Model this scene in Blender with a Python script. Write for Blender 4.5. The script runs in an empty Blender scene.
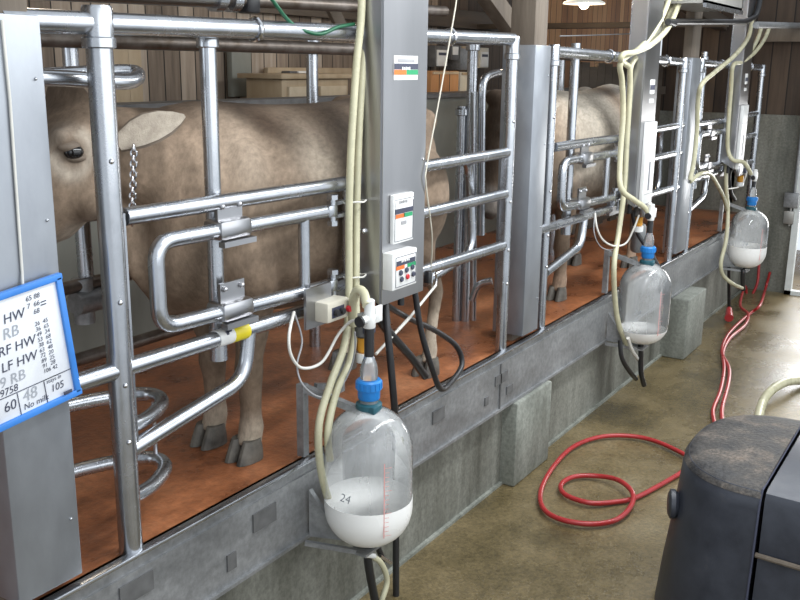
import bpy, bmesh, math, random
from mathutils import Vector, Matrix, noise
random.seed(7)
C = bpy.context.scene.collection
PI = math.pi

# ------------------------------------------------------------------ materials
def mat(name):
    m = bpy.data.materials.new(name); m.use_nodes = True
    nt = m.node_tree; nt.nodes.clear()
    out = nt.nodes.new('ShaderNodeOutputMaterial')
    return m, nt, out
def N(nt, t, **kw):
    n = nt.nodes.new(t)
    for k, v in kw.items():
        if hasattr(n, k) and not k.startswith('i_'): setattr(n, k, v)
    return n
def coords(nt, scale=(1,1,1)):
    tc = N(nt, 'ShaderNodeTexCoord'); mp = N(nt, 'ShaderNodeMapping')
    g = N(nt, 'ShaderNodeNewGeometry')
    nt.links.new(g.outputs['Position'], mp.inputs['Vector'])
    mp.inputs['Scale'].default_value = scale
    return mp.outputs['Vector']
def ramp(nt, fac, stops):
    r = N(nt, 'ShaderNodeValToRGB'); e = r.color_ramp.elements
    while len(e) < len(stops): e.new(.5)
    for el, (p, c) in zip(e, stops):
        el.position = p; el.color = (*c, 1) if len(c) == 3 else c
    nt.links.new(fac, r.inputs['Fac']); return r.outputs['Color']
def noise_tex(nt, vec, scale, detail=5, rough=.6):
    n = N(nt, 'ShaderNodeTexNoise'); n.inputs['Scale'].default_value = scale
    n.inputs['Detail'].default_value = detail; n.inputs['Roughness'].default_value = rough
    nt.links.new(vec, n.inputs['Vector']); return n.outputs['Fac']
def noisy(name, stops, scale=6, rough=(.5,.5), metal=0, stretch=(1,1,1), bump=0, detail=5, spec=.5, bscale=None, coat=0, speck=None):
    """principled surface whose colour and roughness follow a noise"""
    m, nt, out = mat(name); b = N(nt, 'ShaderNodeBsdfPrincipled')
    v = coords(nt, stretch); f = noise_tex(nt, v, scale, detail)
    col = ramp(nt, f, stops); nt.links.new(col, b.inputs['Base Color'])
    if speck:
        f2 = noise_tex(nt, coords(nt,(1,1,1)), speck[0], 3, .7); lo,hi = speck[1]
        sc_ = ramp(nt, f2, [(.36,(lo,lo,lo)),(.64,(hi,hi,hi))])
        mx = N(nt, 'ShaderNodeMix'); mx.data_type='RGBA'; mx.blend_type='MULTIPLY'; mx.inputs[0].default_value=1
        nt.links.new(col, mx.inputs[6]); nt.links.new(sc_, mx.inputs[7]); nt.links.new(mx.outputs[2], b.inputs['Base Color'])
    mr = N(nt, 'ShaderNodeMapRange'); mr.inputs['From Min'].default_value = .3; mr.inputs['From Max'].default_value = .7
    mr.inputs['To Min'].default_value = rough[0]; mr.inputs['To Max'].default_value = rough[1]
    nt.links.new(f, mr.inputs['Value']); nt.links.new(mr.outputs[0], b.inputs['Roughness'])
    b.inputs['Metallic'].default_value = metal; b.inputs['Specular IOR Level'].default_value = spec
    b.inputs['Coat Weight'].default_value = coat; b.inputs['Coat Roughness'].default_value = .15
    if bump:
        bf = noise_tex(nt, v, bscale or scale*6, 4); bp = N(nt, 'ShaderNodeBump')
        bp.inputs['Strength'].default_value = bump; bp.inputs['Distance'].default_value = .01
        nt.links.new(bf, bp.inputs['Height']); nt.links.new(bp.outputs[0], b.inputs['Normal'])
    nt.links.new(b.outputs[0], out.inputs[0]); return m
def plain(name, col, rough=.5, metal=0, spec=.5, emit=0):
    d = tuple(c*.82 for c in col)
    m = noisy(name, [(.3, d), (.7, col)], scale=9, rough=(rough*.85, min(1, rough*1.15)), metal=metal, spec=spec)
    if emit:
        b = [n for n in m.node_tree.nodes if n.type == 'BSDF_PRINCIPLED'][0]
        b.inputs['Emission Color'].default_value = (*col, 1); b.inputs['Emission Strength'].default_value = emit
    return m
M = {}
M['galv'] = noisy('galvanised pipe', [(.3,(.42,.435,.46)),(.7,(.52,.535,.565))], 7, (.22,.30), .95, (1,1,1))
M['galvdark'] = noisy('dull brown pipe', [(.3,(.10,.075,.055)),(.7,(.22,.19,.17))], 10, (.35,.5), .7)
M['clad'] = noisy('galvanised sheet', [(.3,(.24,.255,.28)),(.7,(.34,.36,.39))], 5, (.34,.48), .6, (1,1,.5), detail=8)
M['kerb'] = noisy('galvanised channel', [(.3,(.20,.205,.21)),(.7,(.36,.365,.37))], 4, (.38,.55), .5, (1,.6,1.5), detail=8, speck=(30,(.85,1.12)))
M['stainless'] = noisy('brushed stainless', [(.3,(.38,.38,.39)),(.7,(.46,.46,.475))], 3, (.26,.34), 1, (1,1,.15), detail=8)
M['patch'] = noisy('dark grey plate', [(.3,(.10,.10,.10)),(.7,(.17,.17,.17))], 12, (.5,.6), .3)
M['deck'] = noisy('wet red brown deck', [(.28,(.09,.032,.014)),(.42,(.24,.082,.032)),(.56,(.38,.14,.058)),(.78,(.50,.23,.11))], 2.4, (.2,.5), 0, (1,.7,1), bump=.35, detail=9, bscale=60, speck=(26,(.8,1.15)))
M['pitfloor'] = noisy('wet ochre concrete', [(.28,(.05,.04,.02)),(.42,(.11,.083,.038)),(.55,(.175,.132,.064)),(.66,(.22,.175,.098)),(.8,(.32,.28,.20))], 1.5, (.08,.5), 0, (1,.8,1), bump=.35, detail=9, bscale=70, speck=(55,(.72,1.25)))
M['concrete'] = noisy('damp concrete', [(.28,(.045,.045,.035)),(.46,(.13,.13,.108)),(.7,(.26,.26,.225))], 2.2, (.5,.7), 0, (1.6,1.6,.3), bump=.25, detail=9, bscale=60, speck=(40,(.8,1.2)))
M['concrete_light'] = noisy('pale concrete', [(.3,(.12,.125,.105)),(.5,(.22,.23,.20)),(.75,(.32,.33,.29))], 3, (.5,.7), 0, (1.5,1.5,.4), bump=.2, detail=9, bscale=60, speck=(40,(.8,1.2)))
M['parapet'] = noisy('green grey painted wall', [(.3,(.17,.175,.15)),(.7,(.25,.255,.225))], 3, (.5,.7), 0, (1,1,.5), detail=8)
M['timber'] = noisy('old beam wood', [(.3,(.085,.065,.048)),(.7,(.19,.155,.12))], 9, (.6,.8), 0, (1,1,.12), bump=.3)
M['timber_h'] = noisy('old joist wood', [(.3,(.05,.038,.028)),(.7,(.12,.095,.072))], 9, (.6,.8), 0, (.3,.12,1), bump=.3)
M['cabwood'] = noisy('pale cabinet wood', [(.3,(.34,.25,.15)),(.7,(.48,.38,.26))], 6, (.5,.7), 0, (1,1,.2))
M['white'] = plain('white plastic', (.80,.80,.78), .35)
M['beige'] = plain('beige plastic', (.62,.58,.48), .4)
M['black'] = plain('black rubber', (.022,.022,.024), .35)
M['blackplastic'] = noisy('grimy black plastic', [(.3,(.024,.027,.037)),(.62,(.044,.049,.064)),(.85,(.085,.082,.08))], 7, (.32,.5), 0, bump=.05, detail=9)
M['grime'] = noisy('black plastic under dust', [(.36,(.020,.019,.020)),(.5,(.055,.048,.042)),(.64,(.13,.105,.085)),(.8,(.25,.18,.13))], 7, (.5,.75), 0, bump=.5, detail=10, speck=(70,(.55,1.5)))
M['blue'] = plain('blue plastic', (.02,.22,.62), .35)
M['bluepale'] = plain('pale blue frame', (.05,.24,.70), .4)
M['teal'] = plain('teal clamp', (.02,.10,.13), .4)
M['cream'] = plain('cream hose', (.56,.53,.36), .28)
M['wcord'] = plain('white cord', (.72,.70,.64), .5)
M['red'] = plain('red rubber hose', (.42,.028,.03), .3)
M['redbutton'] = plain('red button', (.6,.02,.03), .3)
M['yellow'] = plain('yellow tape', (.75,.62,.02), .4)
M['orange'] = plain('orange print', (.75,.17,.03), .5)
M['greenp'] = plain('green print', (.02,.32,.13), .5)
M['green'] = plain('green cable', (.008,.10,.045), .4)
M['amber'] = plain('amber plastic', (.65,.30,.03), .3)
M['ink'] = plain('dark ink', (.05,.055,.09), .6)
M['palink'] = plain('pale grey ink', (.38,.40,.44), .6)
M['greyprint'] = plain('grey print', (.35,.35,.36), .6)
M['milk'] = noisy('milk', [(.3,(.94,.93,.90)),(.7,(.96,.95,.92))], 5, (.25,.3))
M['board'] = plain('whiteboard', (.80,.82,.86), .25)
M['hoof'] = noisy('hoof horn', [(.3,(.05,.045,.038)),(.7,(.16,.145,.12))], 14, (.5,.7), 0, bump=.3)
M['eye'] = plain('dark eye', (.008,.007,.007), .08)
M['chrome'] = plain('chrome', (.7,.7,.72), .15, 1)
M['redscale'] = plain('pale red scale', (.75,.35,.33), .5)
M['bulb'] = plain('glowing bulb', (1,.93,.75), .3, emit=9)
M['shade'] = plain('white lamp shade', (.75,.75,.70), .4, emit=.5)
M['doorpaint'] = plain('white door paint', (.75,.78,.76), .4)  # plain white paint, gives off no light
M['duct'] = noisy('galvanised tray', [(.3,(.30,.29,.27)),(.7,(.46,.45,.42))], 4, (.4,.5), .6)

def planks(name, stops, width, axis, seed=0, rough=.75):
    """vertical boards: colour changes per board, grain along z, dark gaps"""
    m, nt, out = mat(name); b = N(nt, 'ShaderNodeBsdfPrincipled')
    g = N(nt, 'ShaderNodeNewGeometry'); sp = N(nt, 'ShaderNodeSeparateXYZ'); nt.links.new(g.outputs['Position'], sp.inputs[0])
    def math_(op, a, v=None):
        n = N(nt, 'ShaderNodeMath'); n.operation = op
        nt.links.new(a, n.inputs[0])
        if v is not None:
            if isinstance(v, (int, float)): n.inputs[1].default_value = v
            else: nt.links.new(v, n.inputs[1])
        return n.outputs[0]
    s = math_('DIVIDE', math_('ADD', sp.outputs[axis], 40 + seed), width)
    fl = math_('FLOOR', s); fr = math_('FRACT', s)
    wn = N(nt, 'ShaderNodeTexWhiteNoise'); wn.noise_dimensions = '1D'; nt.links.new(fl, wn.inputs['W'])
    cv = coords(nt, (8,8,.6)); gr = noise_tex(nt, cv, 3, 7)
    mx = N(nt, 'ShaderNodeMath'); mx.operation = 'MULTIPLY_ADD'; nt.links.new(gr, mx.inputs[0]); mx.inputs[1].default_value = .55
    half = math_('MULTIPLY', wn.outputs['Value'], .45); nt.links.new(half, mx.inputs[2])
    col = ramp(nt, mx.outputs[0], stops)
    gap = math_('GREATER_THAN', math_('ABSOLUTE', math_('SUBTRACT', fr, .5)), .465)
    mc = N(nt, 'ShaderNodeMix'); mc.data_type = 'RGBA'; nt.links.new(gap, mc.inputs[0])
    nt.links.new(col, mc.inputs[6]); mc.inputs[7].default_value = (.012,.009,.007,1)
    nt.links.new(mc.outputs[2], b.inputs['Base Color']); b.inputs['Roughness'].default_value = rough
    bp = N(nt, 'ShaderNodeBump'); bp.inputs['Strength'].default_value = .4; bp.inputs['Distance'].default_value = .01
    nt.links.new(gr, bp.inputs['Height']); nt.links.new(bp.outputs[0], b.inputs['Normal'])
    nt.links.new(b.outputs[0], out.inputs[0]); return m
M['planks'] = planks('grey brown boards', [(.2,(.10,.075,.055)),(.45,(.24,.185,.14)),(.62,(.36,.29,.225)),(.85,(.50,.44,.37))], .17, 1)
M['planks_lamplit'] = planks('lamplit orange boards', [(.2,(.22,.09,.03)),(.5,(.42,.19,.07)),(.85,(.55,.30,.13))], .2, 1, .05)  # lamp glow on the far boards is painted into this orange
M['planks_shaded'] = planks('shaded brown boards', [(.2,(.03,.022,.016)),(.5,(.07,.048,.033)),(.85,(.13,.09,.06))], .22, 1, .05)  # darkness under the roof is painted into these board colours
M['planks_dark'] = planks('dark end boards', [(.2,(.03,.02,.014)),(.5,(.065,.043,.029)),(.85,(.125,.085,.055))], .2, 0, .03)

def glass_mat():
    m, nt, out = mat('thin filmed glass')
    tr = N(nt, 'ShaderNodeBsdfTransparent'); tr.inputs[0].default_value = (.985,.99,.99,1)
    gl = N(nt, 'ShaderNodeBsdfGlossy'); gl.inputs['Roughness'].default_value = .05
    d1 = N(nt, 'ShaderNodeBsdfDiffuse'); d1.inputs[0].default_value = (.9,.92,.93,1)
    d2 = N(nt, 'ShaderNodeBsdfTranslucent'); d2.inputs[0].default_value = (.9,.92,.93,1)
    df = N(nt, 'ShaderNodeMixShader'); df.inputs[0].default_value = .45
    nt.links.new(d1.outputs[0], df.inputs[1]); nt.links.new(d2.outputs[0], df.inputs[2])
    lw = N(nt, 'ShaderNodeLayerWeight'); lw.inputs['Blend'].default_value = .32
    v = coords(nt, (1,1,.25)); f = noise_tex(nt, v, 9, 4)
    mr = N(nt, 'ShaderNodeMapRange'); nt.links.new(f, mr.inputs[0])
    mr.inputs['From Min'].default_value=.3; mr.inputs['From Max'].default_value=.7
    mr.inputs['To Min'].default_value=.16; mr.inputs['To Max'].default_value=.38
    m1 = N(nt, 'ShaderNodeMixShader'); nt.links.new(mr.outputs[0], m1.inputs[0])
    nt.links.new(tr.outputs[0], m1.inputs[1]); nt.links.new(df.outputs[0], m1.inputs[2])
    m2 = N(nt, 'ShaderNodeMixShader'); nt.links.new(lw.outputs['Fresnel'], m2.inputs[0])
    nt.links.new(m1.outputs[0], m2.inputs[1]); nt.links.new(gl.outputs[0], m2.inputs[2])
    nt.links.new(m2.outputs[0], out.inputs[0]); return m
M['glass'] = glass_mat()

def fur_mat(name):
    m, nt, out = mat(name); b = N(nt, 'ShaderNodeBsdfPrincipled')
    at = N(nt, 'ShaderNodeAttribute'); at.attribute_name = 'fur'
    v = coords(nt, (3,1,1)); f = noise_tex(nt, v, 26, 6, .7)
    tc = N(nt, 'ShaderNodeTexCoord'); f2 = noise_tex(nt, coords(nt, (1,1,1)), 3.2, 4)
    c1 = ramp(nt, f, [(.3,(.70,.70,.70)),(.7,(1.2,1.2,1.2))])
    c2 = ramp(nt, f2, [(.3,(.78,.77,.76)),(.7,(1.15,1.15,1.15))])
    mx = N(nt, 'ShaderNodeMix'); mx.data_type='RGBA'; mx.blend_type='MULTIPLY'; mx.inputs[0].default_value=1
    nt.links.new(at.outputs['Color'], mx.inputs[6]); nt.links.new(c1, mx.inputs[7])
    my = N(nt, 'ShaderNodeMix'); my.data_type='RGBA'; my.blend_type='MULTIPLY'; my.inputs[0].default_value=1
    nt.links.new(mx.outputs[2], my.inputs[6]); nt.links.new(c2, my.inputs[7])
    nt.links.new(my.outputs[2], b.inputs['Base Color']); b.inputs['Roughness'].default_value=.7; b.inputs['Specular IOR Level'].default_value=.12
    b.inputs['Sheen Weight'].default_value=.03; b.inputs['Sheen Roughness'].default_value=.5
    bp = N(nt, 'ShaderNodeBump'); bp.inputs['Strength'].default_value=.35; bp.inputs['Distance'].default_value=.006
    nt.links.new(f, bp.inputs['Height']); nt.links.new(bp.outputs[0], b.inputs['Normal'])
    nt.links.new(b.outputs[0], out.inputs[0]); return m
M['fur'] = fur_mat('short cow hair')

# ------------------------------------------------------------------ mesh helpers
def V(*a): return Vector(a[0]) if len(a) == 1 else Vector(a)
def spline(pts, n=8, closed=False):
    P = [V(p) for p in pts]; out = []
    if len(P) < 3: return P
    L = len(P)
    for i in range(L if closed else L-1):
        if closed: a,b,c,d = P[i-1],P[i],P[(i+1)%L],P[(i+2)%L]
        else: a,b,c,d = P[max(i-1,0)],P[i],P[i+1],P[min(i+2,L-1)]
        for k in range(n):
            t=k/n; out.append(.5*((2*b)+(c-a)*t+(2*a-5*b+4*c-d)*t*t+(3*b-3*c+d-a)*t**3))
    if not closed: out.append(P[-1])
    return out
def fillet(pts, rad, n=6, closed=False):
    P = [V(p) for p in pts]; L=len(P); out=[]
    for i in range(L):
        if not closed and i in (0, L-1): out.append(P[i]); continue
        p=P[i]; a=P[i-1]-p; b=P[(i+1)%L]-p
        r=min(rad, a.length*.48, b.length*.48); s=p+a.normalized()*r; e=p+b.normalized()*r
        for k in range(n+1):
            t=k/n; out.append((1-t)**2*s+2*t*(1-t)*p+t*t*e)
    return out
class MB:
    def __init__(s): s.v=[]; s.f=[]
    def add(s, verts, faces):
        o=len(s.v); s.v += [V(p) for p in verts]; s.f += [[o+i for i in f] for f in faces]; return s
    def frombm(s, bm, mtx=None):
        bm.verts.ensure_lookup_table(); bm.verts.index_update()
        s.add([(mtx @ v.co if mtx else v.co) for v in bm.verts], [[v.index for v in f.verts] for f in bm.faces]); bm.free(); return s
    def box(s, c, size, rot=None, bevel=0, seg=2):
        bm=bmesh.new(); bmesh.ops.create_cube(bm, size=1)
        bmesh.ops.scale(bm, vec=size, verts=bm.verts)
        if bevel: bmesh.ops.bevel(bm, geom=bm.edges[:], offset=bevel, segments=seg, affect='EDGES', profile=.5)
        mt=Matrix.Translation(V(c)) @ (rot.to_4x4() if rot else Matrix.Identity(4))
        return s.frombm(bm, mt)
    def span(s, a, b, bevel=0):
        a,b=V(a),V(b); return s.box((a+b)/2, [abs(x) for x in (b-a)], None, bevel)
    def sheet(s, loop, t):
        """thin closed slab from a planar loop, thickness vector t"""
        L=[V(p) for p in loop]; t=V(t); n=len(L)
        return s.add(L+[p+t for p in L], [list(range(n))[::-1], list(range(n,2*n))]+[[i,(i+1)%n,n+(i+1)%n,n+i] for i in range(n)])
    def tube(s, pts, r, seg=12, closed=False, caps=True, flat=None):
        P=[V(p) for p in pts]; n=len(P); rr=r if hasattr(r,'__len__') else [r]*n
        T=[]
        for i in range(n):
            if closed: d=P[(i+1)%n]-P[i-1]
            else: d=P[min(i+1,n-1)]-P[max(i-1,0)]
            T.append(d.normalized() if d.length>1e-9 else V(0,0,1))
        u=T[0].orthogonal().normalized(); vs=[]
        if flat: u=V(flat)-T[0]*V(flat).dot(T[0]); u.normalize()
        for i in range(n):
            if i: u=(T[i-1].rotation_difference(T[i])) @ u
            u=(u-T[i]*u.dot(T[i])).normalized(); w=T[i].cross(u)
            for k in range(seg):
                a=2*PI*k/seg; vs.append(P[i]+(u*math.cos(a)+w*math.sin(a))*rr[i])
        fs=[]
        for i in range(n if closed else n-1):
            j=(i+1)%n
            for k in range(seg):
                l=(k+1)%seg; fs.append([i*seg+k,i*seg+l,j*seg+l,j*seg+k])
        if caps and not closed: fs += [list(range(seg))[::-1], [(n-1)*seg+k for k in range(seg)]]
        return s.add(vs,fs)
    def lathe(s, prof, loc, axis=(0,0,1), seg=32):
        """prof: (radius, height) list"""
        q=V(0,0,1).rotation_difference(V(axis).normalized()); loc=V(loc); vs=[]; fs=[]
        for r,h in prof:
            for k in range(seg):
                a=2*PI*k/seg; vs.append(loc+q@V(max(r,1e-4)*math.cos(a),max(r,1e-4)*math.sin(a),h))
        for i in range(len(prof)-1):
            for k in range(seg):
                l=(k+1)%seg; fs.append([i*seg+k,i*seg+l,(i+1)*seg+l,(i+1)*seg+k])
        fs += [list(range(seg))[::-1], [(len(prof)-1)*seg+k for k in range(seg)]]
        return s.add(vs,fs)
    def cyl(s, a, b, r, seg=16): return s.tube([a,b], r, seg)
    def ball(s, c, r, sc=(1,1,1)):
        bm=bmesh.new(); bmesh.ops.create_uvsphere(bm,u_segments=20,v_segments=12,radius=r)
        return s.frombm(bm, Matrix.Translation(V(c)) @ Matrix.Diagonal((*sc,1)))
    def rings(s, rings):
        n=len(rings[0]); vs=[p for r in rings for p in r]; fs=[]
        for i in range(len(rings)-1):
            for k in range(n):
                l=(k+1)%n; fs.append([i*n+k,i*n+l,(i+1)*n+l,(i+1)*n+k])
        fs += [list(range(n))[::-1],[(len(rings)-1)*n+k for k in range(n)]]
        return s.add(vs,fs)
    def text(s, txt, size, mtx, shear=0, thick=0):
        cu=bpy.data.curves.new('t','FONT'); cu.body=txt; cu.size=size; cu.shear=shear; cu.extrude=thick; cu.resolution_u=3
        o=bpy.data.objects.new('t',cu); C.objects.link(o); bpy.context.view_layer.update()
        me=bpy.data.meshes.new_from_object(o.evaluated_get(bpy.context.evaluated_depsgraph_get()))
        s.add([mtx @ v.co for v in me.vertices],[list(p.vertices) for p in me.polygons])
        bpy.data.objects.remove(o); bpy.data.curves.remove(cu); bpy.data.meshes.remove(me); return s
    def build(s, name, m, parent=None, loc=None, ang=38):
        o0 = V(loc) if loc is not None else (world_loc(parent) if parent else V(0,0,0))
        me=bpy.data.meshes.new(name); me.from_pydata([p-o0 for p in s.v],[],s.f); me.validate()
        bm=bmesh.new(); bm.from_mesh(me); bmesh.ops.recalc_face_normals(bm, faces=bm.faces); bm.to_mesh(me); bm.free()
        for p in me.polygons: p.use_smooth=True
        me.set_sharp_from_angle(angle=math.radians(ang))
        me.materials.append(M[m] if isinstance(m,str) else m)
        o=bpy.data.objects.new(name,me); C.objects.link(o)
        if parent: o.parent=parent; o.location = o0-world_loc(parent)
        else: o.location=o0
        return o
def world_loc(o):
    l=V(0,0,0)
    while o: l+=o.location; o=o.parent
    return l
def tag(o, label=None, cat=None, group=None, kind=None):
    if label: o['label']=label
    if cat: o['category']=cat
    if group: o['group']=group
    if kind: o['kind']=kind
    return o
def thing(name, loc, label, cat, group=None):
    o=bpy.data.objects.new(name,None); o.empty_display_size=.05; C.objects.link(o); o.location=V(loc)
    return tag(o,label,cat,group)
def copy_tree(o, off, label=None, parent=None):
    c=o.copy(); C.objects.link(c); c.parent=parent
    if parent is None: c.location=o.location+V(off); c['label']=label
    for ch in o.children: copy_tree(ch, off, None, c)
    return c
def struct(o): o['kind']='structure'; return o
def solo(name, mb, m, loc, label, cat, group=None): return tag(mb.build(name,m,None,loc),label,cat,group)

# ------------------------------------------------------------------ the setting
DK=0.0; PF=-.9; YE=11.5; XB=-2.0
struct(MB().span((XB-1.6,-2,-.2),(-.02,17.5,DK)).build('floor','deck',None,(-1,4,0)))
struct(MB().span((-.3,-2,PF-.1),(4.2,YE+3,PF)).build('floor_pit','pitfloor',None,(1,4,PF)))
struct(MB().span((-.3,-2,PF),(-.06,YE,-.2)).build('wall_pit','concrete',None,(-.06,4,PF)))
# kerb channel along the deck edge: upper lip, web, lower flange
kerb=MB().span((-.055,-2,-.33),(-.010,YE,.0)).span((-.010,-2,-.33),(.0,YE,-.05))
kerb.span((-.055,-2,-.345),(.014,YE,-.33))
k_=struct(kerb.build('trim_kerb','kerb',None,(0,4,0)))
MB().span((-.022,-2,.0),(.014,YE,.016),.004).build('lip','galv',k_)
for y,w,h,z,mm in [(1.972,.15,.075,-0.115,'patch'),(2.646,.14,.08,-0.133,'patch'),(2.446,.05,.07,-0.236,'patch'),(4.046,.12,.07,-0.139,'patch'),(4.602,.04,.05,-0.230,'patch'),(4.788,.16,.06,-0.142,'patch'),(4.905,.08,.05,-0.245,'patch')]:
    MB().box((.003,y,z),(.008,w,h)).build('plate',mm,k_)
# kerb joint strip
MB().box((.004,4.778,-.19),(.006,.012,.28)).build('joint_strip','patch',k_)
# concrete piers under the kerb and their footings
for i,(y0,y1,x1) in enumerate([(4.95,5.48,.04),(8.2,8.8,.16)]):
    b=MB().span((-.08,y0,PF),(x1,y1,-.347),.012)
    struct(b.build('wall_pier_%d'%(i+1),'concrete_light',None,(0,y0,PF)))
struct(MB().span((-.06,-1,PF),(-.04,YE,PF+.018)).build('trim_footing','concrete_light',None,(0,4,PF)))
# low wall and boards behind the stalls
struct(MB().span((XB-.18,-2,0),(XB,17.4,1.37)).build('wall_low','parapet',None,(XB,4,0)))
struct(MB().span((XB-.22,-2,1.37),(XB+.03,17.4,1.41)).build('trim_ledge','patch',None,(XB,4,1.37)))
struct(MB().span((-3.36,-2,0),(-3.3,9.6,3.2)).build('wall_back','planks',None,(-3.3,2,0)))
struct(MB().span((-3.36,9.6,0),(-3.3,12.083,3.2)).build('wall_back_middle','planks_shaded',None,(-3.3,11,0)))
struct(MB().span((-3.36,12.083,0),(-3.3,17.5,3.2)).build('wall_back_far','planks_lamplit',None,(-3.3,14,0)))
# end wall: concrete below, dark boards above, opening at the right
struct(MB().span((-1.3,YE,0),(-.3,YE+.2,1.15)).span((-.35,YE,PF),(.43,YE+.2,1.15)).build('wall_end','concrete',None,(-1,YE,PF)))
struct(MB().span((-1.3,YE+.03,1.15),(.43,YE+.2,3.2)).build('wall_end_boards','planks_dark',None,(-1,YE,1.15)))
struct(MB().span((1.5,YE,PF),(4.2,YE+.2,3.2)).build('wall_end_right','concrete',None,(2,YE,PF)))
struct(MB().span((.43,YE,1.25),(1.5,YE+.2,3.2)).build('wall_end_lintel','planks_dark',None,(1,YE,1.2)))
struct(MB().span((-.14,YE-.008,PF),(-.10,YE+.0,1.15)).build('trim_wall_joint','patch',None,(-.1,YE,PF)))
# white door frame around the opening
d=MB().span((.40,YE-.06,PF),(.47,YE+.03,1.27)).span((1.46,YE-.06,PF),(1.53,YE+.03,1.27)).span((.40,YE-.06,1.2),(1.53,YE+.03,1.27)).span((.40,YE-.06,PF),(1.53,YE+.03,PF+.05))
struct(d.build('door_1','doorpaint',None,(1,YE,PF)))
struct(MB().span((-3.5,-2,3.0),(-.35,17.6,3.06)).build('ceiling','timber_h',None,(-2,4,3)))

# ------------------------------------------------------------------ columns between stalls
def column(y0,y1,depth,label,zt,m='clad',xf=-.075,post=True):
    r=thing('support_column',(xf-depth/2,(y0+y1)/2,0),label,'column')
    b=MB().span((xf-depth,y0,.045),(xf,y1,zt),.006)
    b.build('metal_cladding',m,r)
    MB().span((xf-depth+.03,y0+.02,0),(xf-.08,y1-.02,.06)).build('base_stub','timber',r)
    if post: MB().span((xf-depth+.035,y0+.02,zt-.02),(xf-.02,y1-.02,2.9),.008).build('timber_post','timber',r)
    # folded seam and screw heads
    for z in (.25,.7,1.2,1.6): MB().ball((xf,y1-.03,z),.005).build('screw','galv',r)
    return r
column(1.526,1.761,.20,'broad galvanised column at the left edge with the whiteboard hung on it',1.772,xf=0)
column(5.069,5.287,.21,'grey sheet-clad column standing between the two cows',1.77,'clad',xf=0)
column(8.249,8.534,.13,'shiny sheet-clad column between the second cow and the empty far stall',1.74,'clad',xf=0)

# ------------------------------------------------------------------ stall steelwork
R_=.034
def stall_post(y,x,label,zt=1.8,channel=0,r=.037):
    t=thing('stall_post',(x,y,0),label,'post')
    MB().cyl((x,y,0),(x,y,zt-.1),r,20).build('pole','galv',t)
    MB().lathe([(r+.004,0),(r+.011,.004),(r+.011,.03),(r+.006,.034),(r+.006,.115),(r+.002,.125)],(x,y,zt-.125),seg=20).build('top_socket','galv',t)
    if channel:
        s=channel
        MB().span((x-.02,y+s*.03,.35),(x+.018,y+s*.047,1.18)).build('side_channel','galv',t)
    for z in (.42,.62,.9,1.35): MB().ball((x+r*.9,y-.012,z),.009).build('bolt','chrome',t)
    return t
p1=stall_post(1.995,-.04,'thick round post in front of the first cow, right of the whiteboard column',1.812,1,r=.0405)
stall_post(4.85,-.04,'round post just left of the middle clad column',1.81,-1,r=.033)
stall_post(5.43,-.045,'slim round post just right of the middle clad column',1.78,0,r=.03)
stall_post(8.103,-.03,'round post just left of the shiny far column',1.74,0,r=.033)
stall_post(8.632,-.03,'slim round post just right of the shiny far column',1.74,0,r=.028)
stall_post(11.1,-.03,'last round post standing by the end wall',1.70,0,r=.033)

def top_rail(a,b,z0,z1,label):
    t=thing('top_rail',(-.045,(a+b)/2,z0),label,'rail')
    MB().cyl((-.045,a,z0),(-.045,b,z1),.034,16).build('pipe','galv',t)
    for q in (.33,.78):
        y=a+(b-a)*q; z=z0+(z1-z0)*q; m=MB()
        m.tube([(-.045+.04*math.cos(k*PI/6),y,z+.04*math.sin(k*PI/6)) for k in range(12)],.007,6,closed=True)
        m.build('strap','chrome',t)
    return t
top_rail(1.66,4.85,1.757,1.795,'top rail running above the first cow')
top_rail(5.43,8.27,1.74,1.70,'top rail running above the second cow')
top_rail(8.56,11.1,1.70,1.67,'top rail running over the empty far stall')

def left_panel(o):
    x=-.04; y=lambda v:v+o
    t=thing('side_railing',(x,y(2.6),0),None,'railing')
    MB().tube(fillet([(x,y(2.05),1.165),(x,y(3.30),1.155)],.02),.03,14).build('upper_rail','galv',t)
    MB().tube([(x,y(3.285),1.165),(x,y(3.285),.62)],.024,12).build('end_tube','galv',t)
    MB().tube([(x,y(1.75),.668),(x,y(3.12),.65)],.031,14).build('lower_rail','galv',t)
    MB().tube(fillet([(x,y(2.02),.372),(x,y(2.60),.462),(x,y(2.635),.655)],.14,8),.029,14).build('brace','galv',t)
    MB().span((x-.012,y(3.10),.60),(x+.012,y(3.30),.74)).build('end_plate','stainless',t)
    return t
def swing_gate(o):
    x=-.02; y=lambda v:v+o
    t=thing('swing_gate',(x,y(2.66),0),None,'gate')
    lo,hi=.772,1.068
    f=MB().tube(fillet([(x,y(3.09),hi-.012),(x,y(2.16),hi),(x,y(2.16),lo),(x,y(3.09),lo-.035)],.075,6),.0285,14)
    f.build('frame','galv',t)
    MB().tube([(x,y(2.955),hi-.02),(x,y(2.955),lo-.03)],.024,12).build('upright','galv',t)
    for z in (hi-.012,lo-.035):
        h=MB().box((x,y(3.125),z),(.05,.06,.05),None,.006).cyl((x,y(3.15),z-.06),(x,y(3.15),z+.06),.016,10)
        h.lathe([(.026,0),(.026,.02)],(x,y(3.15),z+.045),seg=6).lathe([(.024,0),(.024,.02)],(x,y(3.15),z-.065),seg=6)
        h.span((x-.03,y(3.15),z+.02),(x+.01,y(3.29),z+.035)).span((x-.03,y(3.15),z-.035),(x+.01,y(3.29),z-.02))
        h.build('hinge','galv',t)
    for z in (hi-.004,lo-.012):
        c=MB().box((x-.012,y(2.525),z+.002),(.10,.17,.075),None,.02)
        c.box((x-.005,y(2.525),z+.07),(.012,.13,.075)).box((x+.035,y(2.525),z-.045),(.03,.17,.02))
        for dy in (-.045,.045): c.ball((x+.006,y(2.525+dy),z+.085),.011)
        c.build('clamp','stainless',t)
    return t
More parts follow.
